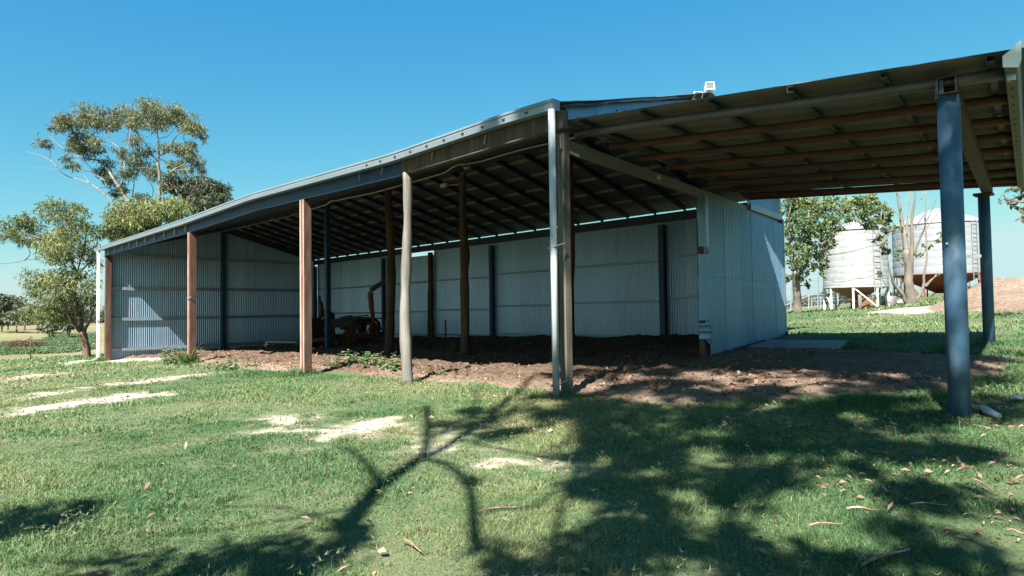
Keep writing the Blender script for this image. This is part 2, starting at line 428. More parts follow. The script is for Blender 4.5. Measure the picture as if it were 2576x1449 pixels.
# --- the ground sheet
def axis(lo, hi, fine_lo, fine_hi, fine, grow=1.16):
    a = list(np.arange(fine_lo, fine_hi, fine)); st = fine
    x = a[-1]
    while x < hi: st *= grow; x += st; a.append(x)
    st = fine; x = a[0]
    while x > lo: st *= grow; x -= st; a.insert(0, x)
    return np.array(a)
gx = axis(-900, 900, -16, 3.5, .11, 1.07); gy = axis(-900, 900, .5, 11, .11, 1.07)
GX, GY = np.meshgrid(gx, gy); gp = np.stack([GX.ravel(), GY.ravel()], 1)
gzv = ground(gp)
far = np.clip((np.linalg.norm(gp, axis=1) - 30) / 60, 0, 1)
gzv += (fbm(gp[:, 0] * .9, gp[:, 1] * .9, 4) - .5) * .10 * (1 - far) + (fbm(gp[:, 0] * .03, gp[:, 1] * .03, 3) - .5) * 1.2 * far
ddv = dirt_d(gp)
gzv -= np.clip(ddv / .5, 0, 1) * .10
nx, ny = len(gx), len(gy)
idx = np.arange(nx * ny).reshape(ny, nx)
gf = np.stack([idx[:-1, :-1].ravel(), idx[:-1, 1:].ravel(), idx[1:, 1:].ravel(), idx[1:, :-1].ravel()], 1)
go = np_obj('ground', np.column_stack([gp, gzv]), gf, M['ground'], smooth=True)
props(go, kind='structure')
def vattr(o, name, v):
    a = o.data.attributes.new(name, 'FLOAT', 'POINT'); a.data.foreach_set('value', np.asarray(v, np.float32))
BANK = patch([(2240, 792), (2330, 760), (2400, 752)]) + [tuple(at_d(2640, 740, 17)[:2]), tuple(at_d(2640, 790, 13.5)[:2]), tuple(at_d(2450, 790, 17)[:2])]
soilw = np.clip((ddv + (fbm(gp[:, 0] * 4, gp[:, 1] * 4, 3) - .5) * .5) / .15, 0, 1)
vattr(go, 'soil', soilw)
TRACK = [tuple(at_d(2180, 788, 24)[:2]), tuple(at_d(2250, 772, 26)[:2]), tuple(at_d(2370, 752, 27)[:2]), tuple(at_d(2390, 768, 22)[:2]), tuple(at_d(2290, 784, 21)[:2])]
tw = np.clip((edge_dist(gp, TRACK) + .3) / .5, 0, 1)
vattr(go, 'pale', np.maximum(pale_w(gp), tw))
dryw = np.clip((-gp[:, 0] - 42) / 12, 0, 1)
vattr(go, 'dry', dryw)
def gtop(xy):                                # ground with its small undulation, for things standing on grass
    xy = np.atleast_2d(np.asarray(xy, float))[:, :2]; f = np.clip((np.linalg.norm(xy, axis=1) - 30) / 60, 0, 1)
    return ground(xy) + (fbm(xy[:, 0] * .9, xy[:, 1] * .9, 4) - .5) * .10 * (1 - f) + (fbm(xy[:, 0] * .03, xy[:, 1] * .03, 3) - .5) * 1.2 * f
def g1(x, y): return float(gtop([(x, y)])[0])

# --- trampled dirt floor of shed and lean-to, lumpy
dx = np.arange(-28.5, -.6, .055); dy = np.arange(4.6, 15.4, .055)
DX, DY = np.meshgrid(dx, dy); dpnt = np.stack([DX.ravel(), DY.ravel()], 1)
dd = dirt_d(dpnt)
edge = np.clip((dd + (fbm(dpnt[:, 0] * 2.5, dpnt[:, 1] * 2.5, 3) - .5) * .35) / .35, -1, 1)
lump = fbm(dpnt[:, 0] * 1.3, dpnt[:, 1] * 1.3, 3) * .13 + fbm(dpnt[:, 0] * 5, dpnt[:, 1] * 5, 3) * .11 + (fbm(dpnt[:, 0] * 11, dpnt[:, 1] * 11, 2) - .5) * .08 - .115
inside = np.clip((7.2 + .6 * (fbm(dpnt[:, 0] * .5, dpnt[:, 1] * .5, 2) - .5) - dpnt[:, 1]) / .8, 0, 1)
side = (dpnt - W_A) @ W_N
smooth_floor = np.clip((side + .3) / .8, 0, 1)
lump = lump * (1 - smooth_floor) + smooth_floor * ((fbm(dpnt[:, 0] * .8, dpnt[:, 1] * .8, 2) - .5) * .05 + (fbm(dpnt[:, 0] * 9, dpnt[:, 1] * 9, 3) - .5) * .06)
back = np.clip((dpnt[:, 1] - 13.4) / 1.0, 0, 1) * (1 - smooth_floor) * .10
dz = ground(dpnt) + edge * .06 + lump * np.clip(edge, 0, 1) - (edge < 0) * .25 * np.abs(edge) + back
keep = (dd > -.6)
di = np.arange(len(dpnt)).reshape(len(dy), len(dx))
df = np.stack([di[:-1, :-1].ravel(), di[:-1, 1:].ravel(), di[1:, 1:].ravel(), di[1:, :-1].ravel()], 1)
df = df[keep[df].all(1)]
used = np.unique(df); remap = -np.ones(len(dpnt), int); remap[used] = np.arange(len(used))
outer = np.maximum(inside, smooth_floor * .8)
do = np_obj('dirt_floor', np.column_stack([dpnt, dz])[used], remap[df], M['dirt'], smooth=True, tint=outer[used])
props(do, kind='structure')
# straw, bark chips and clods trodden into the dirt
n = 52000; cxy = np.column_stack([rng.uniform(-28.2, -.8, n), rng.uniform(5.0, 13.5, n)])
cxy = cxy[rng.random(n) < np.clip(1.25 - (cxy[:, 1] - 5) / 9, .12, 1)]
cd = dirt_d(cxy); cxy = cxy[(cd > -.05) & (fbm(cxy[:, 0] * 1.1, cxy[:, 1] * 1.1, 3) + .16 * rng.random(len(cd)) > .46)]
ii = np.clip(np.round((cxy[:, 0] - dx[0]) / .055).astype(int), 0, len(dx) - 1); jj = np.clip(np.round((cxy[:, 1] - dy[0]) / .055).astype(int), 0, len(dy) - 1)
n = len(cxy); P = np.column_stack([cxy, dz.reshape(len(dy), len(dx))[jj, ii] + rng.uniform(.004, .02, n)])
az = rng.random(n) * 6.28; L = rng.uniform(.015, .055, n) * np.where(rng.random(n) < .05, 2.2, 1); Wd = L * rng.uniform(.12, .5, n)
a = np.stack([np.cos(az), np.sin(az), rng.normal(0, .35, n)], 1) * L[:, None]; b = np.stack([-np.sin(az), np.cos(az), rng.normal(0, .6, n)], 1) * Wd[:, None]
V = np.stack([P, P + a * .5 + b, P + a, P + a * .5 - b], 1).reshape(-1, 3)
props(np_obj('straw_and_chips', V, np.arange(len(V)).reshape(-1, 4), M['litter'], tint=np.clip(rng.normal(.34, .28, n), 0, 1)), kind='stuff')
slab = MB()
pz = [np.array([*on_ground(*q_)[:2], 0.]) for q_ in ((1880, 884), (2096, 887), (2132, 868), (1935, 866))]
top = [(p[0], p[1], ground([(p[0], p[1])])[0] + .09) for p in pz]
bot = [(p[0], p[1], p[2] - .25) for p in top]
slab.add(bot + top, [(4, 5, 6, 7), (0, 1, 5, 4), (1, 2, 6, 5), (2, 3, 7, 6), (3, 0, 4, 7)])
props(slab.build('concrete_slab', M['concrete']), kind='structure')

# ================================================================== THE SHED
shed = thing('farm_shed', 'long open fronted corrugated iron farm shed with mixed steel and timber posts', 'shed', (-17, 6, -.15))
XL, XR, YF, YR, YB = -28.5, -5.25, 6.0, 10.35, 14.7
def xend(y): return XR + (y - 6) * W_D[0] / W_D[1]
Z_EAVE, Z_RIDGE, Z_REAR = 3.72, 4.93, 3.72
def roof_z(y):
    return Z_EAVE + (y - 5.9) / (YR - 5.9) * (Z_RIDGE - Z_EAVE) if y < YR else Z_RIDGE + (y - YR) / (YB + .2 - YR) * (Z_REAR - Z_RIDGE)

PITCH, AMP = .0762, .0105
def corr_mesh(name, o, u, nrm, width, zlo, zhi, along=None, seg=6, rows=1):
    """corrugated sheet: u runs across the ribs; zlo/zhi give the two ends of each rib along `along`"""
    n = int(round(width / PITCH * seg)); ts = np.linspace(0, width, n + 1)
    u, nrm, o = np.array(u, float), np.array(nrm, float), np.array(o, float)
    along = np.array([0, 0, 1.]) if along is None else np.array(along, float)
    vs = []; fs = []
    for t in ts:
        off = nrm * AMP * math.sin(2 * math.pi * t / PITCH)
        lo = zlo(t) if callable(zlo) else zlo; hi = zhi(t) if callable(zhi) else zhi
        for r in range(rows + 1): vs.append(o + u * t + off + along * (lo + (hi - lo) * r / rows))
    k = rows + 1
    for i in range(n):
        for r in range(rows): fs.append((i * k + r, (i + 1) * k + r, (i + 1) * k + r + 1, i * k + r + 1))
    mb = MB().add(vs, fs, True); return mb.mesh(name)
def sheet(name, mesh, loc, mat, parent, jig=0.0):
    o = bpy.data.objects.new(name, mesh)
    if not mesh.materials: mesh.materials.append(mat)
    link(o, parent); o.location = Vector([float(a) for a in (np.array(loc, float) - org(parent))]); return o
SW = PITCH * 10
# left end wall (X = XL - .09), sheets run along Y
y = 6.02; k = 0
while y < 14.68:
    w = min(SW, 14.7 - y)
    me = corr_mesh('wall_sheet', (0, 0, 0), (0, 1, 0), (1, 0, 0), w + PITCH * .5, lambda t, y=y: gz(XL, y + t) - .08 if y + t < 14.8 else -.5, lambda t, y=y: roof_z(y + t) + .02)
    sheet('wall_sheet', me, (XL - .09 + (k % 2) * .003, y, 0), M['wall'], shed); y += SW; k += 1
# rear wall
x = XL + .02; k = 0; rear_mesh = {}
def rear_top(x): return 3.22 if -19.25 - .7 * 2 < x < -18.9 else 3.40
while x < -6.5:
    gap = -21.0 < x + .3 < -19.3
    lift = .12 if (-15.7 < x + .4 < -11.4 or -21.5 < x + .4 < -19.6) else -.1
    base = gz(x + .4, 14.8)
    me = corr_mesh('wall_sheet', (0, 0, 0), (1, 0, 0), (0, -1, 0), SW + PITCH * .5, base + lift + random.uniform(-.02, .02), 3.30 if gap else 3.47)
    sheet('wall_sheet', me, (x, 14.80 + (k % 2) * .003, 0), M['wall'], shed); x += SW; k += 1
# end wall (right): only its rear half is clad
s = 4.55; k = 0
ax = (W_D[0], W_D[1], 0); an = (W_N[0], W_N[1], 0)
def beam_top(s): return 3.34 - s * .0115
while s < 8.95:
    w = min(SW, 9.02 - s); c = cp(s, .06 + (k % 2) * .005)
    me = corr_mesh('wall_sheet', (0, 0, 0), ax, an, w + PITCH * .5, lambda t, s=s: gz(*cp(s + t, .1)[:2]) - .03, lambda t, s=s: beam_top(s + t) - .15)
    sheet('wall_sheet', me, c, M['wall_old'], shed); s += SW; k += 1
# torn, bent edge of the first sheet
def torn(z0, z1, n, wob, bend):
    vs = []; fs = []
    for i in range(n + 1):
        z = z0 + (z1 - z0) * i / n; a = random.uniform(-wob, wob)
        p0, p1, p2, p3 = cp(4.56, .065, z), cp(4.44 + a * .3, .09 + bend, z), cp(4.34 + a, .07 + bend * .4, z), cp(4.27 + a, -.01 - bend * .5, z + a * .3)
        vs += [p0, p1, p2, p3]
    for i in range(n):
        for q in range(3): fs.append((i * 4 + q, i * 4 + q + 1, i * 4 + q + 5, i * 4 + q + 4))
    return vs, fs
tb = MB()
for z0, z1, b in ((2.25, 3.16, .0), (.95, 2.12, .03), (.62, .9, .05)):
    tb.add(*torn(z0, z1, 7, .03, b), True)
tb.add([cp(4.56, .065, .1), cp(4.46, .09, .5), cp(4.40, .03, .62), cp(4.5, .12, .75), cp(4.58, .065, .8)], [(0, 1, 4), (1, 2, 3), (1, 3, 4)], True)
o = tb.build('bent_sheet_edge', M['wall_old'], shed); o['label'] = 'torn and curled sheet edge at the front of the end wall'
# gable infill over the end wall, and the lap line of nails
s = .12; k = 0
while s < 8.9:
    w = min(SW, 8.98 - s); c = cp(s, .02 + (k % 2) * .003)
    me = corr_mesh('gable_sheet', (0, 0, 0), ax, an, w + PITCH * .5, lambda t, s=s: 3.50 if s + t < 6.8 else beam_top(s + t) + .02,
                   lambda t, s=s: max(roof_z(cp(s + t, 0)[1]) - .03, 3.51 if s + t < 6.8 else beam_top(s + t) + .03))
    sheet('gable_sheet', me, c, M['wall_old'], shed); s += SW; k += 1
nl = MB()
for i in range(22): nl.box(cp(4.7 + i * .19, .075, 1.72 + .01 * math.sin(i * 3)), (.016, .016, .012))
for i in range(18): nl.box(cp(.3 + i * .23, .036, 3.62 + i * .02 + .02 * (i % 2)), (.02, .02, .02))
for i in range(16): nl.box(cp(.4 + i * .25, .036, 3.75 + i * .06 if i > 3 else 3.66), (.02, .02, .02))
nl.build('roofing_nail', M['black_metal'], shed)['kind'] = 'stuff'
# roof sheets
x = -29.15; k = 0
sl_f = np.array([0, YR - 5.86, Z_RIDGE - roof_z(5.86)]); Lf = np.linalg.norm(sl_f); sl_f /= Lf
sl_b = np.array([0, YB + .25 - YR, Z_REAR - Z_RIDGE - .01]); Lb = np.linalg.norm(sl_b); sl_b /= Lb
mf = corr_mesh('roof_sheet', (0, 0, 0), (1, 0, 0), (0, -sl_f[2], sl_f[1]), SW + PITCH * .5, 0, Lf, sl_f)
mbk = corr_mesh('roof_sheet', (0, 0, 0), (1, 0, 0), (0, -sl_b[2], sl_b[1]), SW + PITCH * .5, 0, Lb, sl_b)
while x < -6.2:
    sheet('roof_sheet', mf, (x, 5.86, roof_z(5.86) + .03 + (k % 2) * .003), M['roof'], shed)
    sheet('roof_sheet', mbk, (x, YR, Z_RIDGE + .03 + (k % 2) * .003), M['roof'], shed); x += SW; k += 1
xx = x
def cut_sheet(y0, y1, sl, z0):               # last sheets, cut along the skewed end wall
    ln = 0
    n = 60; vs = []; fs = []
    for i in range(n + 1):
        t = i / n
        for r in range(9):
            yy = y0 + (y1 - y0) * r / 8; xe = xend(yy) + .06; X = xx + (xe - xx) * t
            vs.append((X, yy, z0 + (yy - y0) * sl[2] / sl[1] + AMP * math.sin(2 * math.pi * (X - xx) / PITCH)))
    for i in range(n):
        for r in range(8): fs.append((i * 9 + r, (i + 1) * 9 + r, (i + 1) * 9 + r + 1, i * 9 + r + 1))
    MB().add(vs, fs, True).build('roof_sheet', M['roof'], shed)
cut_sheet(5.86, YR, sl_f, roof_z(5.86) + .03); cut_sheet(YR, YB + .25, sl_b, Z_RIDGE + .03)
# ridge cap and barge flashing
rc = MB()
rc.add([(-29.2, YR - .22, Z_RIDGE - .0), (-29.2, YR, Z_RIDGE + .07), (-29.2, YR + .22, Z_RIDGE), (xend(YR) + .1, YR - .22, Z_RIDGE), (xend(YR) + .1, YR, Z_RIDGE + .07), (xend(YR) + .1, YR + .22, Z_RIDGE)],
       [(0, 3, 4, 1), (1, 4, 5, 2)])
rc.build('ridge_cap', M['gutter'], shed)
bf = MB(); pts = []
for i in range(15):
    yy = 5.95 + (YR - 5.95) * i / 14; pts.append((xend(yy) + .09, yy, roof_z(yy) - .045 + .055 * i / 14 + .007 * math.sin(i * 2.1) + (.012 if 3 < i < 7 else 0)))
for i in range(14): bf.bar(pts[i], pts[i + 1], .08, .03)
bf.build('barge_flashing', M['rafter'], shed)
bf = MB(); bf.bar((xend(YR) + .09, YR, roof_z(YR) + .05), (xend(YB) + .09, YB + .2, Z_REAR + .05), .1, .05); bf.build('barge_flashing', M['gutter'], shed)
bf = MB(); bf.bar((XL - .6, 5.95, Z_EAVE + .03), (XL - .6, YR, Z_RIDGE + .03), .06, .1); bf.bar((XL - .6, YR, Z_RIDGE + .03), (XL - .6, YB + .2, Z_REAR + .03), .06, .1)
bf.build('barge_flashing', M['gutter'], shed)

# front gutter, eave heights as surveyed
EAVE = [(-29.2, 3.80), (-19.06, 3.79), (-14.3, 3.86), (-8.7, 3.74), (-6.04, 3.78), (-5.17, 3.765)]
def eave_z(x): return float(np.interp(x, [e[0] for e in EAVE], [e[1] for e in EAVE]))
gt = MB(); prof = [(5.93, .0), (5.93, -.13), (5.80, -.135), (5.79, -.06), (5.80, -.045), (5.785, -.03), (5.79, .0), (5.805, .002)]
xs = np.linspace(-29.2, -5.17, 60); vs = []
for X in xs:
    for (yy, zz) in prof: vs.append((X, yy, eave_z(X) + zz))
P = len(prof)
fs = [(i * P + q, (i + 1) * P + q, (i + 1) * P + q + 1, i * P + q + 1) for i in range(len(xs) - 1) for q in range(P - 1)]
gt.add(vs, fs); e = (len(xs) - 1) * P
gt.f.append(tuple(e + q for q in range(P - 1))); gt.sm.append(False); gt.f.append(tuple(q for q in range(P - 1))); gt.sm.append(False)
gut = gt.build('gutter', M['gutter'], shed)
bk = MB()
for X in np.arange(-9.4, -5.3, .42): bk.box((X, 5.79, eave_z(X) - .085), (.05, .01, .028))
bk.build('gutter_slot', M['black_metal'], gut)
# front beams: steel to x=-8.7, timber to the end
bm = MB(); xs = [-28.6, -19.06, -14.3, -8.66]
for a, b in zip(xs[:-1], xs[1:]): bm.chan((a, 6.02, eave_z(a) - .235), (b, 6.02, eave_z(b) - .235), .06, .23, .006, 1)
o = bm.build('eave_beam', M['blue_steel'], shed); o['label'] = 'dark blue steel eave beam'
for i in range(10):
    X = -27.9 + i * .97; c = MB(); c.box((X, 5.985, eave_z(X) - .2), (.035, .03, .17)); c.build('cleat', M['zinc_pale'], o)
bm = MB(); bm.bar((-8.65, 6.02, 3.52), (-5.16, 6.02, 3.55), .11, .23)
o = bm.build('eave_beam', M['wood_beam'], shed, .008); o['label'] = 'weathered timber eave beam'
for X, t in ((-9.2, .5), (-9.9, .1), (-6.6, .4), (-7.8, .3)):
    c = MB(); c.bar((X, 5.95, 3.5), (X + t * .12, 5.94, 3.62), .012, .03); c.build('loose_bracket', M['gutter'], o)

# --- posts
def square_post(x, y, ztop, w, mat, label=None, name='post', d=None):
    d = d or w; z0 = g1(x, y) - .3; n = 9; mb = MB(); vs = []
    for i in range(n + 1):
        z = z0 + (ztop - z0) * i / n; q = .004
        for sx, sy in ((-1, -1), (1, -1), (1, 1), (-1, 1)):
            vs.append((x + sx * w / 2 + random.uniform(-q, q), y + sy * d / 2 + random.uniform(-q, q), z))
    fs = [(i * 4 + k, i * 4 + (k + 1) % 4, i * 4 + 4 + (k + 1) % 4, i * 4 + 4 + k) for i in range(n) for k in range(4)]
    fs += [(n * 4, n * 4 + 1, n * 4 + 2, n * 4 + 3)]
    mb.add(vs, fs); o = mb.build(name, mat, shed, .006)
    if label: o['label'] = label
    return o
def round_post(x, y, ztop, r0, r1, mat, label=None, bow=(0, 0), knot=None, seed=1):
    rr = random.Random(seed); z0 = g1(x, y) - .3; n = 26; pts = []; rad = []
    ph = [rr.uniform(0, 6) for _ in range(4)]
    for i in range(n + 1):
        t = i / n; z = z0 + (ztop - z0) * t
        pts.append((x + bow[0] * math.sin(t * math.pi) + .02 * math.sin(t * 7 + ph[0]), y + bow[1] * math.sin(t * math.pi) + .02 * math.sin(t * 6 + ph[1]), z))
        r = r0 + (r1 - r0) * t + .006 * math.sin(t * 19 + ph[2]) + .004 * math.sin(t * 41 + ph[3])
        rad.append(r)
    mb = MB().tube(pts, rad, 14)
    # flutes: move vertices in and out so that the log is not a clean cylinder
    vv = []
    for j, v in enumerate(mb.v):
        i, k = divmod(j, 14); c = pts[min(i, n)]; a = 1 + .05 * math.sin(k * 1.35 + ph[0] + i * .12) + .03 * math.sin(k * 2.7 + i * .3)
        if knot and abs(i - knot[0]) < 4: a += knot[2] * math.exp(-((i - knot[0]) / 1.7) ** 2) * max(0, math.cos((k - knot[1]) * 2 * math.pi / 14)) ** 2
        vv.append((c[0] + (v[0] - c[0]) * a, c[1] + (v[1] - c[1]) * a, v[2]))
    mb.v = vv; o = mb.build('post', mat, shed)
    if label: o['label'] = label
    return o
def paint(post, x, y, w, ztop, bands):
    for a, b, mat in bands:
        m = MB(); z0 = g1(x, y) - .1; n = 14; vs = []
        for i in range(n + 1):
            z = z0 + (ztop - z0) * i / n; j = lambda: random.uniform(-.006, .006)
            xa, xb = x - w / 2 + a * w + (j() if a > 0 else .002), x - w / 2 + b * w + (j() if b < 1 else -.002)
            vs += [(xa, y - w / 2 - .009, z), (xb, y - w / 2 - .009, z), (xa, y - w / 2 + .003, z), (xb, y - w / 2 + .003, z)]
        fs = []
        for i in range(n): k = i * 4; fs += [(k, k + 1, k + 5, k + 4), (k + 2, k, k + 4, k + 6), (k + 1, k + 3, k + 7, k + 5)]
        m.add(vs, fs); m.build('paint_strip', M[mat], post)
square_post(-28.42, 6.10, eave_z(-28.4) - .345, .19, M['rust_post'], 'brown square corner post')
sp = square_post(-18.8, 6.04, eave_z(-18.8) - .35, .17, M['rust_post'], 'rusty square post with flaking paint and a wire tie'); paint(sp, -18.8, 6.04, .17, eave_z(-18.8) - .36, ((0, .45, 'flaked_paint'), (.45, 1, 'red_post')))
sp = square_post(-12.1, 6.04, eave_z(-12.1) - .35, .165, M['rust_post'], 'square post with red painted front and worn brown side'); paint(sp, -12.1, 6.04, .165, eave_z(-12.1) - .36, ((0, .3, 'flaked_paint'), (.3, .8, 'red_post'), (.8, 1, 'flaked_paint')))
round_post(-8.57, 6.02, 3.44, .095, .07, M['wood_grey'], 'bleached silver grey round post', (-.03, 0), seed=3)
square_post(-5.265, 6.08, 3.40, .115, M['wood_post'], 'squared grey timber post beside the downpipe')
square_post(XL + .08, 10.4, 4.75, .16, M['blue_steel'], 'dark blue steel column in the middle of the end wall')
square_post(-19.34, 10.41, 4.72, .15, M['blue_steel'], 'dark blue steel column in front of the machine')
round_post(-15.7, 10.4, 4.74, .14, .105, M['wood_dark'], 'round brown timber post beside the machine mast', (.05, 0), seed=5)
round_post(-12.37, 10.4, 4.74, .12, .085, M['wood_dark'], 'crooked round timber post with a bulging knot', (.03, 0), (15, 3, .75), seed=8)
round_post(-8.9, 10.4, 4.74, .13, .11, M['wood_dark'], 'round brown timber post behind the downpipe', seed=12)
square_post(cp(4.37, -.015)[0], cp(4.37, -.015)[1], 3.15, .085, M['rust_post'], 'brown post at the torn edge of the end wall')
for X in (-28.35, -22.5, -15.92, -9.27): square_post(X, 14.62, 3.36, .16 if X > -10 else .14, M['blue_steel'])
round_post(-19.3, 14.6, 3.36, .115, .1, M['wood_dark'], 'round timber post in the rear wall', seed=21)
round_post(-12.9, 14.6, 3.36, .1, .09, M['wood_dark'], seed=22)
square_post(cp(8.95, -.05)[0], cp(8.95, -.05)[1], 3.2, .12, M['blue_steel'])
# wire tie on the second post
w = MB(); w.tube([(-18.9, 5.94, 1.62), (-18.8, 5.93, 1.6), (-18.72, 5.94, 1.6), (-18.66, 5.96, 1.66)], .01, 5); w.build('wire_tie', M['gutter'], shed)

# --- girts, beams, rafters, purlins
for zz in (-.10, 1.08, 2.27, 3.54):
    for a, b in ((6.2, 10.31), (10.5, 14.5)):
        lo = 6.9 if (zz > 3 and a < 7) else a
        hi = 13.9 if (zz > 3 and b > 14) else b
        m_ = MB(); m_.chan((XL - .015, lo, zz), (XL - .015, hi, zz), .11, .055, .004, 1, up=(1, 0, 0)); m_.build('girt', M['girt'], shed)
spans = [(-28.27, -22.58), (-22.42, -19.42), (-19.18, -16.0), (-15.84, -13.0), (-12.8, -9.36), (-9.18, -6.4)]
hz = [(.05, 1.12, 2.25), (.25, 1.15, 2.28), (.3, 1.2, 2.3), (.38, 1.3, 2.38), (.4, 1.35, 2.42), (.42, 1.45, 2.52)]
for (a, b), zs in zip(spans, hz):
    for zz in zs:
        m_ = MB(); m_.bar((a, 14.735, zz), (b, 14.735, zz), .075, .055); m_.build('girt', M['girt'], shed)
m_ = MB(); m_.chan((XL, 14.6, 3.54), (-6.35, 14.6, 3.54), .07, .22, .006, -1); m_.build('rear_beam', M['rafter'], shed)
m_ = MB(); m_.bar((XL, YR, 4.80), (xend(YR) - .1, YR, 4.80), .07, .15); m_.build('ridge_beam', M['rafter'], shed)
for x in np.arange(-27.9, -6.1, .88):
    y1 = 14.62
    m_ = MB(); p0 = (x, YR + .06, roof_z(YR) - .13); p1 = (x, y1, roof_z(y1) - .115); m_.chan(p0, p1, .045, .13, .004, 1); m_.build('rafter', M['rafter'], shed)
    m_ = MB(); m_.box((x, 14.62, 3.59), (.05, .05, .06)); m_.build('rafter_cleat', M['rafter'], shed)
for yy in np.arange(10.9, 14.6, .74):
    m_ = MB(); m_.bar((XL, yy, roof_z(yy) - .028), (xend(yy) - .05, yy, roof_z(yy) - .028), .075, .05, up=(0, sl_b[1] * 0 + .26, 1)); m_.build('purlin', M['purlin'], shed)
for yy in np.arange(6.35, 10.2, .42):
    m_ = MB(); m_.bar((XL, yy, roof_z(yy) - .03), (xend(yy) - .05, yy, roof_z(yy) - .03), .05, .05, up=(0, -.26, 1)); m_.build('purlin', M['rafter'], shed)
# end-wall rake beam and the sloping rafter on the left wall
m_ = MB(); m_.bar((XL + .03, YR, roof_z(YR) - .13), (XL + .03, 14.65, roof_z(14.65) - .13), .06, .15); m_.build('rafter', M['rafter'], shed)
m_ = MB(); m_.bar((XL + .03, 6.08, roof_z(6.08) - .13), (XL + .03, YR, roof_z(YR) - .13), .06, .12); m_.build('rafter', M['rafter'], shed)
m_ = MB(); a = cp(.02, 0, 3.265); b = cp(9.0, 0, 3.265 - .1035); m_.chan(a, b, .06, .155, .005, -1)
m_.box(cp(.05, .04, 3.265), (.012, .16, .16))
o = m_.build('side_beam', M['side_beam'], shed); o['label'] = 'grey steel channel beam running back from the corner post'
m_ = MB()
for s in (.12,): m_.bar(cp(s, .02, 3.19), cp(s + .3, .02, 3.17), .008, .03)
m_.box(cp(2.7, .012, 3.235), (.05, .05, .06)); m_.build('beam_plate', M['zinc_pale'], o)
m_ = MB(); m_.bar(cp(6.9, .03, 3.26), cp(9.05, .03, 3.235), .05, .13); m_.build('side_flashing', M['gutter'], shed)
# corner flashing at the far end of the end wall
m_ = MB(); m_.box(cp(9.03, .05, 1.9), (.07, .07, 2.6)); m_.build('corner_flashing', M['gutter'], shed)
# broken bottom rails visible through the gap in the rear wall
# --- downpipes
d0 = MB(); zb = g1(-5.42, 5.9); d0.tube([(-5.195, 5.80, 3.63), (-5.195, 5.80, zb + .02)], .043, 16)
dp = d0.build('downpipe', M['white_pvc'], shed); dp['label'] = 'round pale grey downpipe at the timber corner post'
for zz in (1.95, zb + .17):
    b_ = MB(); b_.tube([(-5.25, 5.82, zz), (-5.235, 5.752, zz - .02), (-5.15, 5.77, zz - .01), (-5.16, 5.97, zz + .05)], .009, 6); b_.build('bracket', M['white_pvc'], dp)
d0 = MB(); d0.box((-28.78, 5.85, (3.68 + g1(-28.8, 5.85)) / 2), (.1, .09, 3.68 - g1(-28.8, 5.85)))
d0.bar((-28.78, 5.85, g1(-28.8, 5.85) + .09), (-28.83, 5.70, g1(-28.8, 5.85) + .03), .1, .09)
o = d0.build('downpipe', M['white_paint'], shed); o['label'] = 'square white downpipe at the far corner'
b_ = MB(); b_.box((-28.74, 5.8, 1.0), (.16, .02, .04)); b_.build('bracket', M['white_paint'], o)
# --- conduit along the ridge and its fittings
c_ = MB(); pts = [(-20.0, 10.15, 4.62), (-18.9, 10.15, 4.66), (-18.6, 10.15, 4.74)] + [(X, 10.15 - .02 * math.sin(X * 2), 4.70 - .05 * math.sin((X + 18.5) / 6.2 * math.pi) ** 2) for X in np.arange(-18.2, -12.6, .6)]
pts += [(-12.45, 10.13, 4.77), (-12.2, 10.13, 4.80), (-11.9, 10.13, 4.76)] + [(X, 10.13, 4.74 + .02 * math.sin(X * 1.7)) for X in np.arange(-11.3, -6.0, .7)]
c_.tube(pts, .022, 6); c_.build('conduit', M['cable'], shed)
c_ = MB(); c_.tube([(-28.2, 10.2, 4.66), (-25, 10.2, 4.62), (-22, 10.2, 4.6), (-20.0, 10.15, 4.62)], .01, 5); c_.build('conduit', M['cable'], shed)

# --- lamps on the shed
def floodlight(loc, face, label, size=.16, mat='white_paint', arm=None, closed=False):
    t = thing('floodlight', label, 'floodlight', loc); f = np.array(face, float); f /= np.linalg.norm(f)
    sd_ = np.cross(f, (0, 0, 1)); sd_ /= np.linalg.norm(sd_); up = np.cross(sd_, f); L = np.array(loc, float); A = [f, sd_, up]
    b = MB(); b.box(L - f * size * .35, (size * .5, size * 1.05, size * .8), A); b.box(L, (size * .25, size * 1.35, size * 1.1), A); b.box(L - f * size * .75, (size * .3, size * .5, size * .45), A)
    b.build('housing', M[mat], t, .006)
    fr = MB()
    for q in (-1, 1): fr.box(L + f * size * .14 + up * q * size * .52, (.02, size * 1.35, size * .1), A); fr.box(L + f * size * .14 + sd_ * q * size * .63, (.021, size * .1, size * .95), A)
    fr.build('frame', M[mat], t)
    g = MB(); g.box(L + f * size * .135, (.006, size * 1.15, size * .94), A); g.build('lens', M['black_metal'] if closed else M['glass'], t)
    br = MB(); 
    for q in (-1, 1): br.bar(L + sd_ * q * size * .72, L + sd_ * q * size * .72 - up * size * .75, .02, .01, up=f)
    br.bar(L - up * size * .75 - sd_ * size * .72, L - up * size * .75 + sd_ * size * .72, .012, .02, up=f); br.build('bracket', M[mat], t)
    if arm is not None:
        a = MB(); a.tube([L - up * size * .75] + [np.array(p, float) for p in arm], .03, 8); a.build('arm', M['rust_pipe'], t)
    return t
rx = np.array([xend(YR) + .25, YR - .05, 0])
floodlight((rx[0] + .13, rx[1] - .22, 4.98), (.62, -.75, -.15), 'white floodlight tilted up on a pipe arm at the shed ridge', .112, arm=[(rx[0] + .05, rx[1] - .12, 4.88), (rx[0] - .15, rx[1], 4.8)])
floodlight((rx[0] - .02, rx[1] - .36, 4.82), (.75, -.45, -.62), 'white floodlight facing down below its twin on the shed ridge', .115, closed=True)
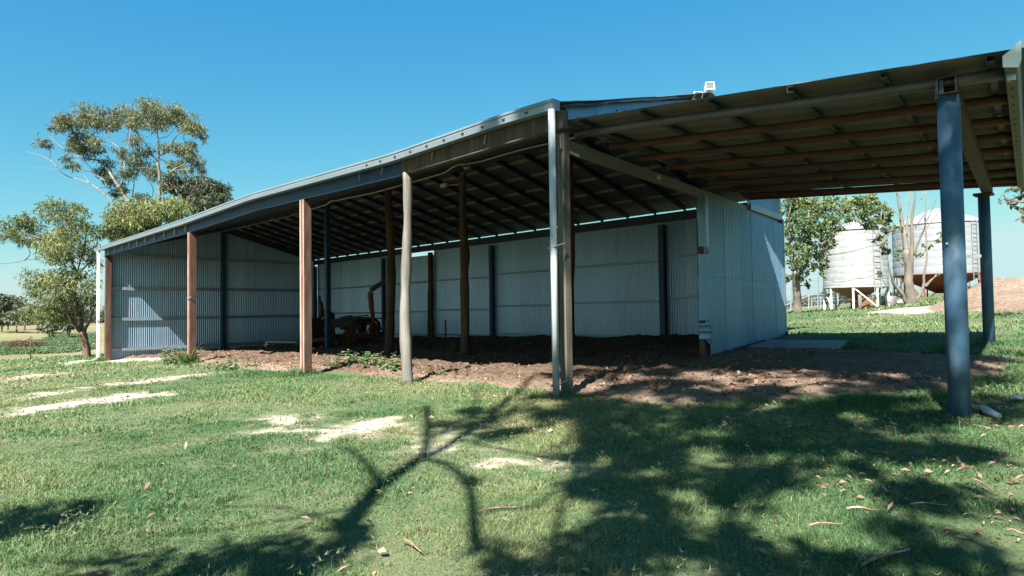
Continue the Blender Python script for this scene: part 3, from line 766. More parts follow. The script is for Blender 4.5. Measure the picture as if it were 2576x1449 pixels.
floodlight((-11.75, 10.0, 4.66), (.75, -.5, .45), 'small bare floodlight on a thin arm beside the knotted post', .085, arm=[(-11.95, 10.1, 4.58), (-12.35, 10.25, 4.45)])
jb = MB(); jb.box((-12.75, 10.1, 4.36), (.2, .08, .09)); jb.bar((-12.75, 10.12, 4.36), (-12.4, 10.3, 4.36), .02, .02)
props(jb.build('junction_box', M['cable'], None, .005), 'small pale junction box under the ridge beside the knotted post', 'junction box')

# ================================================================== LEAN-TO
lean = thing('lean_to', 'skillion lean-to with rusty pipe frame and steel poles on the shed end', 'lean-to', cp(3.6, 2.2, .3))
def lz(u): return 3.542 - .0652 * u
xs_, us = W_N, None
sl = np.array([W_N[0], W_N[1], -.0652]); sl /= np.linalg.norm(sl); nup = np.cross(sl, (W_D[0], W_D[1], 0)); nup = nup if nup[2] > 0 else -nup
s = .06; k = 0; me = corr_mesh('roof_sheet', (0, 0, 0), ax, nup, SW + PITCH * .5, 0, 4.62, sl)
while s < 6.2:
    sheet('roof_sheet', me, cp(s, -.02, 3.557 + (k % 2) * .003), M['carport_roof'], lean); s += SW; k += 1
S_END = s
for u in (.24, 1.08, 1.89, 2.70, 3.51, 4.29):
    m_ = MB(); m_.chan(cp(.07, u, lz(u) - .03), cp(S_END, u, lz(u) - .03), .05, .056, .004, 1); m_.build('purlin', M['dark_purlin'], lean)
for i in range(9):
    s = .33 + i * .88
    if s > S_END: s = S_END - .06
    m_ = MB(); pts = [cp(s + .008 * math.sin(q * 1.3 + i), u, lz(u) - .104 + .006 * math.sin(q * .9 + i * 2)) for q, u in enumerate(np.linspace(.03, 4.42, 9))]
    m_.tube(pts, .046 if i else .05, 10); o = m_.build('pipe_rail', M['grey_pipe'] if i == 0 else M['rust_pipe'], lean)
    if i == 0: o['label'] = 'dull grey front pipe of the lean-to roof'
pb = MB(); BU = 4.0
# hollow box beam between the poles, open at its front end
zb0, zb1 = 3.045, 3.185
for q in (-1, 1): pb.bar(cp(.18, BU + q * .068, (zb0 + zb1) / 2), cp(7.1, BU + q * .068, (zb0 + zb1) / 2), .012, zb1 - zb0)
for z in (zb0, zb1): pb.bar(cp(.18, BU, z), cp(7.1, BU, z), .124, .01)
pb.bar(cp(.3, BU, zb0 + .06), cp(7.1, BU, zb0 + .06), .12, .008)
pb.build('pole_beam', M['beam_brown'], lean)
def pole(s, u, r, ztop, label):
    x, y = cp(s, u)[:2]; z0 = g1(x, y) - .2; m_ = MB(); m_.tube([(x, y, z0), (x, y, (z0 + ztop) / 2), (x, y, ztop)], r, 24)
    o = m_.build('pole', M['blue_pole'], lean); o['label'] = label; return o
pl = pole(.32, 4.0, .087, 3.04, 'thick grey blue steel pole at the front of the lean-to')
m_ = MB()                                    # the notched rim that cups the beam
for a0 in np.linspace(math.radians(120), math.radians(240), 7):
    d_ = W_N * math.cos(a0) + W_D * math.sin(a0); c = cp(.32, 4.0)[:2] + d_ * .081
    m_.box((c[0], c[1], 3.11), (.03, .03, .16))
m_.build('pole_lug', M['blue_pole'], lean)
m_ = MB(); c = cp(.32, 4.0, 1.72); m_.box(c + np.array([-.03, -.098, 0]), (.014, .014, .014)); m_.build('bolt', M['zinc_pale'], lean); m_ = MB(); m_.box(cp(.32, 4.13, 1.60), (.13, .025, .025)); m_.build('peg', M['zinc_pale'], lean)
pl2 = pole(6.95, 3.95, .085, 3.03, 'steel pole at the back of the lean-to')
m_ = MB(); m_.box(cp(6.95, 3.95, 3.03), (.26, .26, .04)); m_.build('cap_plate', M['rust_pipe'], lean)
m_ = MB(); vs = []; prof = [(4.41, 3.215), (4.41, 3.09), (4.49, 3.08), (4.515, 3.17), (4.51, 3.23), (4.495, 3.232)]
for s in (-.02, S_END + .05):
    vs += [cp(s, u, z) for u, z in prof]
m_.add(vs, [(q, q + 1, q + 7, q + 6) for q in range(5)] + [(0, 1, 2, 3, 4), (6, 7, 8, 9, 10)])
gl = m_.build('gutter', M['carport_roof'], lean)
m_ = MB(); vs = [cp(-.03, u, z) for u, z in ((4.40, 3.105), (4.40, 3.195), (4.45, 3.23), (4.525, 3.30), (4.52, 3.14), (4.50, 3.08))] + [cp(-.045, u, z) for u, z in ((4.40, 3.105), (4.40, 3.195), (4.45, 3.23), (4.525, 3.30), (4.52, 3.14), (4.50, 3.08))]
m_.add(vs, [(0, 1, 2, 3, 4, 5), (11, 10, 9, 8, 7, 6)] + [(i, (i + 1) % 6, (i + 1) % 6 + 6, i + 6) for i in range(6)]); m_.build('gutter_end', M['white_paint'], gl)
m_ = MB(); m_.lathe(cp(.14, 4.45, 3.03), [(.03, 0), (.034, .055), (.024, .055), (.02, .01)], 14); m_.build('gutter_outlet', M['zinc_pale'], gl)
for i in range(24):
    m_ = MB() if i == 0 else m_; m_.box(cp(.3 + i * .3, 4.45, 3.082), (.012, .085, .006))
m_.build('gutter_rib', M['rafter'], gl)['kind'] = 'stuff'

# white plastic pipe scraps in the grass by the pole
p0 = on_ground(2462, 1040); t = thing('pipe_offcut', 'white plastic pipe offcut lying at the foot of the front lean-to pole', 'pipe', (p0[0], p0[1], g1(p0[0], p0[1])))
q = np.array([p0[0], p0[1], g1(p0[0], p0[1]) + .05]); dv = np.array([.75, -.62, 0])
m_ = MB(); m_.tube([q - dv * .03, q + dv * .03 + (0, 0, .012), q + dv * .09, q + dv * .23 - (0, 0, .025)], [.022, .036, .036, .022], 10); m_.build('pipe', M['white_pvc'], t)
m_ = MB(); m_.tube([q + dv * .055 + (0, 0, -.01), q + dv * .07 + (0, 0, .005)], .04, 10); m_.build('clamp', M['black_metal'], t)
p1 = on_ground(2557, 1018); m_ = MB(); zz = g1(p1[0], p1[1]) + .03
m_.tube([(p1[0] - .05, p1[1], zz), (p1[0], p1[1] + .02, zz + .02), (p1[0] + .07, p1[1] + .01, zz)], [.01, .025, .012], 7)
props(m_.build('plastic_scrap', M['white_pvc']), 'small white plastic scrap in the grass at the right edge', 'scrap')

# ================================================================== MACHINE in the shed
def machine():
    P0 = np.array([-19.7, 10.85]); P1 = np.array([-20.15, 12.9])      # front wheel, rear wheel on the near side
    ex = (P1 - P0) / np.linalg.norm(P1 - P0); ey = np.array([-ex[1], ex[0]])
    zg = gz(*P0) + .02
    L = 3.2; SA = float(np.linalg.norm(P1 - P0)) / L
    def q(a, b, z): p = P0 + ex * a * SA + ey * b * .75; return np.array([p[0], p[1], zg + z * .68])
    t = thing('farm_machine', 'old orange wheeled farm machine with a crane mast parked inside the shed', 'farm machine', q(L / 2, .6, 0))
    E = [(ex[0], ex[1], 0), (ey[0], ey[1], 0), (0, 0, 1)]
    def wheel(a, b, r, w):
        r *= .76; w *= .8; hz_ = r / .68
        m = MB(); m.lathe(q(a, b, hz_), [(r * .55, -w / 2), (r * .9, -w / 2), (r, -w * .33), (r, w * .33), (r * .9, w / 2), (r * .55, w / 2), (r * .55, -w / 2)], 26, E[1])
        for k in range(20):
            an_ = 2 * math.pi * k / 20; m.box(q(a, b, hz_) + np.array(E[0]) * r * math.cos(an_) + np.array([0, 0, r * math.sin(an_)]), (.03, w * .8, .02), [np.array(E[0]) * math.cos(an_) + np.array([0, 0, 1]) * math.sin(an_), E[1], np.cross(np.array(E[0]) * math.cos(an_) + np.array([0, 0, 1]) * math.sin(an_), E[1])])
        wh = bpy.data.objects.new('wheel', None); link(wh, t)
        m.build('tyre', M['tyre'], wh)
        m = MB(); m.lathe(q(a, b, hz_), [(.02, -w * .38), (r * .2, -w * .38), (r * .3, -w * .25), (r * .5, -w * .28), (r * .56, -w * .45), (r * .56, w * .4), (.02, w * .3)], 20, E[1]); m.build('rim', M['grey_metal'], wh)
    wheel(0, 0, .32, .2); wheel(L, 0, .32, .2); wheel(0, 1.35, .32, .2); wheel(L, 1.35, .32, .2); wheel(-1.15, .9, .3, .2)
    def bar(name, mat, *bars):
        m = MB()
        for a, b, w, h in bars: m.bar(a, b, w, h)
        return m.build(name, M[mat], t, .004)
    bar('chassis', 'orange', (q(-.3, .2, .55), q(L + .25, .2, .55), .1, .16), (q(-.3, 1.15, .55), q(L + .25, 1.15, .55), .1, .16), (q(0, .15, .5), q(0, 1.2, .5), .12, .12), (q(L, .15, .5), q(L, 1.2, .5), .12, .12), (q(L / 2, .2, .56), q(L / 2, 1.15, .56), .1, .12))
    m = MB()
    for a in (0, L): m.tube([q(a, -.05, .32), q(a, 1.4, .32)], .05, 10)
    m.build('axle', M['black_metal'], t)
    bar('drawbar', 'orange', (q(-.2, .35, .55), q(-1.25, .62, .4), .09, .1), (q(-.2, 1.0, .55), q(-1.25, .68, .4), .09, .1))
    bar('drawbar_tongue', 'grey_metal', (q(-1.1, .75, .38), q(-1.9, 2.6, .40), .13, .06), (q(-1.85, 2.5, .34), q(-1.92, 2.66, .2), .1, .1))
    bar('side_rail', 'orange', (q(.5, .12, 1.02), q(1.9, .12, 1.05), .06, .14))
    bar('upright', 'orange', (q(.5, .12, .55), q(.5, .12, 1.0), .08, .08)); bar('upright', 'orange', (q(1.85, .12, .55), q(1.75, .12, 1.05), .09, .1)); bar('upright', 'orange', (q(1.15, .12, .55), q(1.2, .12, 1.02), .05, .12))
    m = MB(); m.lathe(q(-.25, .1, .98), [(.0, -.12), (.16, -.12), (.2, 0), (.16, .12), (.0, .12)], 16, E[1]); m.bar(q(-.25, .1, .55), q(-.25, .1, .98), .22, .2)
    m.box(q(-.1, .1, .72), (.2, .18, .28), E); m.build('gearbox', M['orange'], t, .02)
    # hopper / engine block at the drawbar end
    m = MB(); m.box(q(-.75, .75, 1.1), (.62, .62, .64), E); m.build('engine_housing', M['black_metal'], t, .06)
    m = MB(); m.tube([q(-.55, .3, 1.5), q(-.3, .22, 1.62), q(-.15, .2, 1.4), q(-.1, .2, .9), q(.1, .2, .62)], .02, 6); m.build('hose', M['cable'], t)
    m = MB(); m.tube([q(.05, .9, 1.5), q(.02, .9, 2.1), q(.0, .9, 2.35)], [.08, .075, .06], 12); m.tube([q(0, .9, 2.3), q(-.12, .9, 2.5), q(-.08, .9, 2.62)], .05, 8); m.build('exhaust', M['black_metal'], t)
    m = MB(); m.box(q(.35, .9, 1.55), (.35, .5, .3), E); m.lathe(q(.35, .9, 1.7), [(.2, 0), (.2, .1), (.08, .16), (0, .16)], 14); m.build('air_cleaner', M['black_metal'], t, .03)
    # folded trough along the top
    m = MB()
    m.bar(q(.1, .7, 1.42), q(3.1, .7, 1.5), .5, .05); m.bar(q(.1, .42, 1.25), q(2.9, .42, 1.32), .05, .3); m.bar(q(.1, .98, 1.25), q(2.9, .98, 1.32), .05, .3)
    m.bar(q(.0, .38, 1.11), q(2.7, .38, 1.2), .06, .05); m.build('trough', M['grey_metal'], t)
    bar('rail', 'grey_metal', (q(.9, .5, 1.52), q(2.9, .5, 1.62), .07, .05), (q(1.3, .8, 1.53), q(2.0, .8, 1.6), .1, .08), (q(.7, .9, 1.55), q(.85, .9, 1.7), .06, .1))
    # reel with slots
    m = MB(); m.lathe(q(2.05, .35, 1.0), [(.0, -.08), (.31, -.08), (.31, -.06), (.26, -.03), (.26, .4), (.31, .42), (0, .42)], 28, E[1]); rl = m.build('hose_reel', M['black_metal'], t)
    m = MB()
    for k in range(6):
        a_ = 2 * math.pi * k / 6 + .3; m.box(q(2.05, .242, 1.0) + np.array([ex[0], ex[1], 0]) * .17 * math.cos(a_) + np.array([0, 0, .17 * math.sin(a_)]), (.035, .012, .10), [(ex[0], ex[1], 0), E[1], (0, 0, 1)])
    m.build('reel_slot', M['grey_metal'], rl)
    # mast and arm
    m = MB(); MA = L - .25
    m.tube([q(MA + .15, .3, .6), q(MA + .1, .3, 1.4), q(MA, .3, 2.75)], [.085, .075, .062], 12); mast = m.build('mast', M['orange'], t)
    m = MB(); m.tube([q(MA, .3, 2.72), q(MA - .02, .3, 3.05)], .055, 10)
    for z in (2.75, 2.9, 3.02): m.lathe(q(MA, .3, z), [(.0, 0), (.11, 0), (.11, .03), (0, .03)], 12)
    m.build('slew_head', M['grey_metal'], t)
    m = MB(); m.bar(q(MA - .05, .3, 3.0), q(MA + 1.1, .3, 3.55), .09, .11); m.bar(q(MA - .02, .2, 2.93), q(MA + .9, .2, 3.36), .04, .05); m.build('crane_arm', M['grey_metal'], t)
    m = MB(); m.tube([q(MA - .25, .25, 2.75), q(MA - .24, .25, 2.45), q(MA - .2, .25, 2.0), q(MA - .02, .2, 1.3), q(MA - .05, .2, .9)], .03, 8); m.lathe(q(MA - .25, .25, 2.5), [(.05, 0), (.06, .1), (.03, .25)], 8); m.build('hose', M['hose'], t)
    m = MB(); m.tube([q(.1, .0, .7), q(.9, -.02, .72), q(1.7, .0, .66), q(2.5, .02, .78), q(MA + .2, .1, 1.15)], .028, 7); m.build('hose', M['hose'], t)
    m = MB(); m.tube([q(.6, -.02, .62), q(1.5, -.05, .6), q(2.2, -.03, .72), q(MA - .2, .05, 1.25), q(MA, .15, 1.45)], .022, 7); m.build('hose', M['hose'], t)
    bar('mast_frame', 'orange', (q(MA + .15, .3, 1.2), q(MA + .6, .3, .6), .1, .1), (q(MA - .05, .3, .6), q(MA + .05, .3, 1.3), .14, .1), (q(MA + .1, .3, 1.45), q(MA + .9, .3, 1.45), .03, .04))
    m = MB(); m.tube([q(MA - .7, .4, 1.15), q(MA - .2, .35, 1.35), q(MA + .35, .35, 1.4), q(MA + .6, .35, 1.2), q(MA + .7, .35, .8)], .06, 8); m.build('boom_pipe', M['black_metal'], t)
    bar('toolbox', 'grey_metal', (q(.75, .1, .78), q(1.05, .1, .78), .12, .14))
    bar('filter', 'grey_metal', (q(1.6, .08, .78), q(1.7, .08, .78), .1, .16))
machine()
p = (-24.2, 12.2, gz(-24.2, 12.2) + .13); m_ = MB(); m_.box(p, (.42, .3, .3)); m_.box((p[0], p[1], p[2] + .17), (.46, .34, .04))
props(m_.build('crate', M['girt'], None, .01), 'small pale metal box on the dirt at the machine drawbar', 'box')
p = on_ground(1140, 858); m_ = MB(); m_.box((-18.1 + 0.0, 14.35, .45), (.04, .04, .8)); props(m_.build('stake', M['black_metal']), 'thin dark stake standing in front of the rear wall', 'stake')
m_ = MB(); m_.bar((-21.5, 8.9, gz(-21.5, 8.9) + .05), (-20.6, 9.3, gz(-20.6, 9.3) + .06), .03, .03); props(m_.build('stick', M['wood_post']), 'thin stick lying on the dirt left of the blue column', 'stick')

# ================================================================== TREES
def leaf_cards(centres, radii, count, length, width, droop=.6, tint_base=None, seed=0, shell=.5):
    r = np.random.default_rng(seed); V = []; T = []
    for i, (c, rad) in enumerate(zip(centres, radii)):
        n = int(count * np.prod(np.asarray(rad)) ** (2 / 3) )
        n = max(n, 12)
        d = r.normal(size=(n, 3)); d /= np.linalg.norm(d, axis=1)[:, None]
        rr = r.random(n) ** shell
        # sprays: gather leaves around a few twig ends so that the cluster has gaps
        k = max(5, n // 14); ends = r.normal(size=(k, 3)); ends /= np.linalg.norm(ends, axis=1)[:, None]; ends *= (r.random(k) ** .45)[:, None]
        pick = r.integers(0, k, n)
        pos = ends[pick] * 1.0 + d * rr[:, None] * .38
        pos = np.asarray(c) + pos * np.asarray(rad)
        lens = length * r.uniform(.6, 1.3, n); ws = width * r.uniform(.7, 1.3, n)
        a = r.normal(size=(n, 3)); a[:, 2] -= droop * 2; a /= np.linalg.norm(a, axis=1)[:, None]
        b = np.cross(a, r.normal(size=(n, 3))); b /= np.linalg.norm(b, axis=1)[:, None] + 1e-9
        p0 = pos; p2 = pos + a * lens[:, None]; mid = pos + a * lens[:, None] * .45
        q1 = mid + b * ws[:, None] * .5; q3 = mid - b * ws[:, None] * .5
        V.append(np.stack([p0, q1, p2, q3], 1).reshape(-1, 3))
        tb = .5 if tint_base is None else tint_base[i]
        T.append(np.clip(tb + r.normal(0, .16, n) + (r.random(k) - .5)[pick] * .35, 0, 1))
    V = np.concatenate(V); T = np.concatenate(T); F = np.arange(len(V)).reshape(-1, 4); return V, F, T
def limb(mb, pts, radii, seed=0, n=7, wob=.02):
    pts = np.array(pts, float); r = np.random.default_rng(seed)
    t = np.linspace(0, len(pts) - 1, (len(pts) - 1) * 4 + 1); i0 = np.minimum(t.astype(int), len(pts) - 2); f = (t - i0)[:, None]
    def P(i): return pts[np.clip(i, 0, len(pts) - 1)]
    a, b, c, d = P(i0 - 1), P(i0), P(i0 + 1), P(i0 + 2)
    q = .5 * ((2 * b) + (c - a) * f + (2 * a - 5 * b + 4 * c - d) * f ** 2 + (-a + 3 * b - 3 * c + d) * f ** 3)
    rad = np.interp(t, np.arange(len(pts)), radii)
    q += r.normal(size=q.shape) * wob * rad[:, None] * 6
    mb.tube(q, list(rad), n)
    return q
def twigs(mb, centres, radii, limbs, seed, r0=.02):
    """thin branches from the nearest limb point into every leaf cluster"""
    rr = np.random.default_rng(seed); allp = np.concatenate(limbs)
    for c, rad in zip(centres, radii):
        c = np.asarray(c); d = np.linalg.norm(allp - c, axis=1) + np.clip(allp[:, 2] - c[2], 0, None) * 1.5
        s_ = allp[int(np.argmin(d))]
        mid = (s_ + c) / 2 + rr.normal(size=3) * .12 * np.linalg.norm(c - s_)
        limb(mb, [s_, mid, c], [r0 * 1.6, r0, r0 * .5], int(rr.integers(1e6)), 5)
        for k in range(4):
            e = c + rr.normal(size=3) * np.asarray(rad) * .6
            limb(mb, [c, (c + e) / 2 + rr.normal(size=3) * .08, e], [r0 * .6, r0 * .45, r0 * .25], int(rr.integers(1e6)), 4)
def tree(name, label, dist, clusters, limbs, base, leafmat, barkmat, conv, count=420, leaf=(.26, .06), droop=.6, group=None, twig=.02, seed=1, depth=.9, tints=None, squash=1.0):
    rr = random.Random(seed); s = dist / FPX
    bpt = at_d(*conv(*base[:2]), dist) if len(base) == 2 else np.array(base, float)
    gzb = g1(bpt[0], bpt[1]); root = np.array([bpt[0], bpt[1], gzb])
    t = thing(name, label, 'tree', root, group)
    C, RA, TI = [], [], []
    for i, c in enumerate(clusters):
        X, Y = conv(c[0], c[1]); k = conv(c[0] + 1, c[1])[0] - X
        p = at_d(X, Y, dist + rr.uniform(-1, 1) * depth * 1.6); rx, rz = c[2] * k * s, c[3] * k * s
        C.append(p); RA.append((rx * 1.14, rx * squash * 1.2, rz * 1.14)); TI.append(c[4] if len(c) > 4 else rr.uniform(.3, .7))
    mb = MB(); qs = []
    for i, l in enumerate(limbs):
        jit = rr.uniform(-depth, depth); n = len(l); pts = []
        for j, (x, y, w) in enumerate(l):
            if x is None: pts.append(root - np.array([0, 0, .2])); continue
            X, Y = conv(x, y); pts.append(at_d(X, Y, dist + jit * j / max(1, n - 1)))
        k = conv(1, 0)[0] - conv(0, 0)[0]
        qs.append(limb(mb, pts, [max(w * k * s / 2, .008) for _, _, w in l], seed * 100 + i, 8))
    twigs(mb, C, RA, qs, seed, twig)
    mb.build('trunk', M[barkmat], t)
    V, F, T = leaf_cards(C, RA, count, leaf[0], leaf[1], droop, TI, seed)
    np_obj('crown', V, F, M[leafmat], t, tint=T)
    return t
cvA = lambda x, y: (x * .25, 193.2 + y * .25)
cvB = lambda x, y: (1932 + x * .25, 418.6 + y * .25)
cvD = lambda x, y: (x, y)
gum = [(620,440,90,80,.5),(540,500,50,60,.3),(720,480,110,90,.45),(860,370,120,100,.45),(930,460,120,90,.4),(1080,400,110,100,.4),(1130,480,80,60,.45),(1280,390,120,100,.65),(1340,470,90,70,.6),
 (1480,330,120,100,.5),(1540,270,90,60,.6),(1620,390,130,90,.6),(1560,470,110,60,.6),(1740,330,100,70,.7),(1840,420,130,90,.7),(1910,490,100,70,.55),(1990,530,60,60,.45),(2050,590,45,70,.4),
 (830,640,130,80,.6),(750,690,80,70,.55),(890,740,100,70,.25),(990,680,70,60,.4),(690,830,55,50,.35),(740,900,55,45,.35),(430,660,65,45,.35),(1200,750,65,50,.35),(1340,830,100,90,.45),
 (1300,970,80,80,.4),(1080,880,80,70,.3),(1020,960,70,50,.3),(1130,1030,80,70,.2),(1170,1150,70,70,.15),(1250,1120,50,50,.2),(1370,640,90,60,.5),(1450,740,80,50,.4),(1490,900,80,70,.3),
 (1560,980,80,60,.25),(1700,710,100,50,.6),(1830,720,100,60,.55),(1930,690,55,50,.5),(1790,890,100,70,.45),(1900,810,80,60,.4),(1990,870,70,60,.3),(2040,930,45,40,.2),(1890,950,45,35,.5),(1430,1210,80,45,.1)]
gum_l = [[(None,0,46),(1540,1500,40),(1600,1260,32),(1605,1000,28),(1590,860,26)], [(1590,860,22),(1600,760,18),(1590,620,14),(1555,430,8),(1520,330,5)], [(1590,860,16),(1530,780,12),(1420,620,9),(1330,540,6),(1280,430,4)],
 [(1600,800,14),(1690,740,10),(1760,620,8),(1830,560,6),(1950,540,4)], [(1610,1120,18),(1700,970,15),(1850,880,10),(1980,810,6),(2030,900,3)], [(None,0,40),(1400,1500,34),(1290,1260,30),(1200,1120,27),(1100,960,22),(1000,850,16),(850,820,12),(660,740,8),(500,600,4)],
 [(1210,1110,20),(1250,950,18),(1240,800,15),(1190,710,12),(1100,640,9),(1100,560,7),(1130,470,4)], [(1245,760,9),(1290,680,7),(1310,560,5),(1330,450,3)], [(None,0,20),(1300,1480,18),(1180,1300,15),(1050,1180,13),(900,1070,11),(660,990,9),(520,850,7),(400,790,5),(260,750,3)],
 [(495,825,6),(510,770,5),(485,700,4),(440,650,3)], [(960,830,10),(850,700,8),(760,600,7),(690,540,5),(640,450,3)], [(830,640,7),(850,560,5),(880,430,3)], [(1060,1050,12),(950,970,9),(880,880,6),(700,820,4)], [(1330,1230,12),(1350,1050,10),(1330,900,6)],
 [(1590,620,7),(1680,600,5),(1760,520,4),(1830,430,3)], [(1530,1220,9),(1540,1120,7),(1470,1000,5)], [(900,1070,5),(850,990,4),(790,900,3)], [(640,980,4),(540,930,3),(340,910,2)]]
tree('gum_tree', 'tall pale barked gum tree with a high open crown behind the shed', 42, gum, gum_l, (1450, 1900), 'leaf_gum', 'bark_pale', cvA, 1150, (.30, .05), .7, seed=3, depth=1.6)
dark = [(1740,1010,70,55,.55),(1680,1080,75,75,.6),(1850,1120,120,90,.6),(2000,1070,110,90,.4),(2130,1120,110,90,.3),(2220,1160,100,90,.3),(2270,1240,70,60,.4),(1990,1290,130,90,.5),(2110,1280,100,80,.4),(1880,1280,80,80,.5),(2050,1180,100,70,.3),(2180,1230,90,60,.3)]
tree('gum_tree', 'darker bushy gum tree just above the shed roof line', 38, dark, [[(None,0,30),(1950,1500,24),(1900,1300,16),(1920,1180,10),(1990,1060,5)], [(1940,1400,14),(2050,1280,10),(2150,1150,6)], [(1910,1330,12),(1800,1180,8),(1700,1060,5)]], (2000, 1900), 'leaf_dark', 'bark_brown', cvA, 1900, (.28, .07), .5, seed=5)
olive = [(1280,1300,130,75,.7),(1180,1390,110,75,.5),(1480,1310,140,80,.75),(1700,1300,140,85,.8),(1830,1330,90,85,.6),(1390,1400,160,60,.6),(1620,1400,160,60,.5),(1110,1430,60,60,.4),(1300,1480,160,70,.5),(1500,1500,160,70,.5),(1150,1530,100,90,.45),(1300,1600,150,90,.5)]
tree('gum_tree', 'olive green leafy gum tree low behind the left shed roof', 35, olive, [[(None,0,30),(1380,1600,22),(1400,1480,16),(1480,1320,8)], [(1390,1520,14),(1280,1400,9),(1250,1290,5)], [(1400,1480,14),(1580,1400,9),(1720,1290,5)]], (1380, 1950), 'leaf_olive', 'bark_brown', cvA, 1700, (.28, .055), .7, seed=6)
small = [(75,555,32,20,.35),(40,572,38,22,.3),(20,592,25,14,.3),(105,598,34,26,.4),(150,528,42,24,.5),(172,552,30,26,.45),(192,522,22,18,.4),(215,570,24,20,.35),(248,588,18,20,.3),(176,580,26,18,.5),(132,622,32,26,.75),(170,606,44,32,.8),(215,628,30,26,.7),(150,645,36,20,.55),
 (236,660,16,34,.35),(110,700,42,22,.4),(88,722,26,20,.4),(146,716,44,26,.65),(190,742,36,26,.55),(130,756,42,24,.6),(170,772,38,26,.5),(220,764,26,26,.45),(105,788,42,22,.5),(150,798,46,18,.45),(228,720,20,26,.3),(200,690,22,16,.35),(60,606,22,12,.3),(165,680,20,14,.4)]
small_l = [[(None,0,20),(214,862,17),(207,836,15)], [(207,838,11),(190,820,9),(172,792,6),(160,760,4)], [(209,838,10),(226,806,7),(236,772,4)], [(206,832,10),(186,742,7),(192,690,6),(178,655,5),(150,612,4),(100,600,3),(60,585,2)], [(188,730,6),(196,692,5),(236,645,3),(246,590,2)],
 [(150,640,3),(160,580,3),(150,530,2)], [(110,658,1.6),(80,652,1.4),(40,660,1.2),(0,664,1)], [(200,820,7),(180,800,5),(140,780,4),(105,790,2)], [(208,835,8),(205,800,6),(196,760,4)], [(190,700,4),(212,620,3),(217,570,2)], [(178,655,3),(215,640,3),(232,650,2)]]
tree('gum_tree', 'spreading small gum tree with a peeling leaning trunk left of the shed', 33, small, small_l, (222, 885), 'leaf_olive', 'bark_brown', cvD, 1150, (.25, .048), .6, seed=9, depth=1.3)
# right of the shed
broad = [(200,400,90,80),(330,420,110,90),(480,430,110,90),(600,420,90,80),(200,540,80,80),(330,580,110,100),(480,560,110,90),(600,560,80,80),(180,680,60,70),(300,720,90,90),(430,700,90,80),(560,690,70,70),(210,850,60,80),(340,860,90,80),(470,850,80,70),(560,900,60,70),(600,800,50,50),
 (330,1000,80,70),(470,1010,70,60),(260,960,60,60),(560,1020,40,50),(320,1100,80,50),(190,1130,40,40,.2),(740,420,90,80,.7),(860,420,90,80,.6),(980,450,90,70,.4),(1080,400,80,60,.35),(700,560,60,60,.5),(800,540,50,40,.4),(1050,540,70,60,.3),(1130,500,50,50,.3),
 (1010,610,70,40,.3),(1220,640,50,40,.35),(1080,730,60,25,.4),(1180,760,25,30,.3),(1200,860,40,25,.3),(900,510,60,40,.45),(640,360,90,60,.6),(420,360,110,60,.5),(250,340,90,50,.5),(120,440,30,70,.4),(1150,400,70,50,.4),(1230,470,60,40,.4),(1180,560,50,40,.35),(960,380,80,60,.6),(880,330,90,50,.65),(1060,320,80,40,.5),(1130,1080,40,20,.3),(1190,830,50,25,.3),(720,640,50,40,.5),(680,760,40,40,.45),(560,1000,50,50,.4),(640,690,50,50,.4),(400,1180,30,40,.4)]
broad_l = [[(None,0,90),(290,1300,80),(280,1150,72),(285,1060,50)], [(290,1120,40),(380,1000,32),(410,860,28),(405,600,24),(415,340,16),(420,250,10)], [(275,1080,30),(230,950,24),(225,800,16),(200,560,8)], [(405,620,12),(500,480,8),(620,430,4)], [(408,760,12),(480,620,9),(600,560,4)], [(400,900,12),(330,720,8),(250,640,4)],
 [(410,560,10),(640,440,8),(900,430,6),(1080,470,4)], [(640,440,6),(900,560,5),(1060,640,3)], [(410,830,9),(480,870,6),(560,900,3)], [(530,1100,14),(520,950,10),(530,800,6)], [(900,440,4),(1130,560,4),(1240,640,3)]]
tree('broadleaf_tree', 'leafy green tree with a thick peeling trunk beside the shed end', 27, broad, broad_l, (300, 1445), 'leaf_green', 'bark_grey', cvB, 1500, (.13, .085), .35, seed=11, depth=.9)
bare = [(1300,620,40,30,.4),(1590,800,40,25,.6),(1700,740,40,25,.5),(1500,880,60,25,.6),(1740,690,25,15,.5),(1170,620,30,30,.3),(1330,900,25,60,.3)]
bare_l = [[(None,0,110),(1425,1250,88),(1410,1050,74),(1390,850,56)], [(1395,870,44),(1360,650,32),(1330,450,22),(1300,280,14),(1290,120,6)], [(1430,1080,40),(1450,800,26),(1445,560,20),(1480,300,12),(1490,150,5)], [(1390,700,18),(1410,520,14),(1430,300,8),(1440,200,4)],
 [(1390,1370,34),(1330,1260,30),(1260,1160,24),(1220,1020,10),(1210,960,4)], [(1300,1200,8),(1290,1100,6),(1240,1000,3)], [(1470,1380,26),(1560,1220,20),(1570,1080,16),(1600,900,12),(1585,600,10),(1590,350,6),(1600,260,3)], [(1560,1220,12),(1640,1140,8),(1740,1080,4)], [(1590,1210,8),(1690,1090,5),(1720,1010,3)],
 [(1460,900,14),(1540,700,12),(1580,600,8),(1570,500,4)], [(1540,680,8),(1640,560,7),(1760,400,5),(1830,300,3)], [(1480,620,7),(1560,500,6),(1680,330,3)], [(1360,660,10),(1250,560,8),(1170,520,5),(1080,440,3)], [(1340,520,7),(1250,420,5),(1190,320,3)], [(1330,420,6),(1390,340,4),(1420,230,2)],
 [(1360,1000,9),(1300,900,7),(1290,760,5),(1260,660,3)], [(1420,950,8),(1530,900,6),(1640,780,5),(1760,690,3)], [(1500,330,5),(1570,280,4),(1640,200,2)], [(1450,560,6),(1520,420,5),(1560,260,3)], [(1590,560,5),(1660,420,4),(1700,300,2)], [(1340,300,4),(1280,240,3),(1240,180,2)]]
bare_l = [[(x, y, w * (1 if k == 0 else 1.35)) for x, y, w in l] for k, l in enumerate(bare_l)]
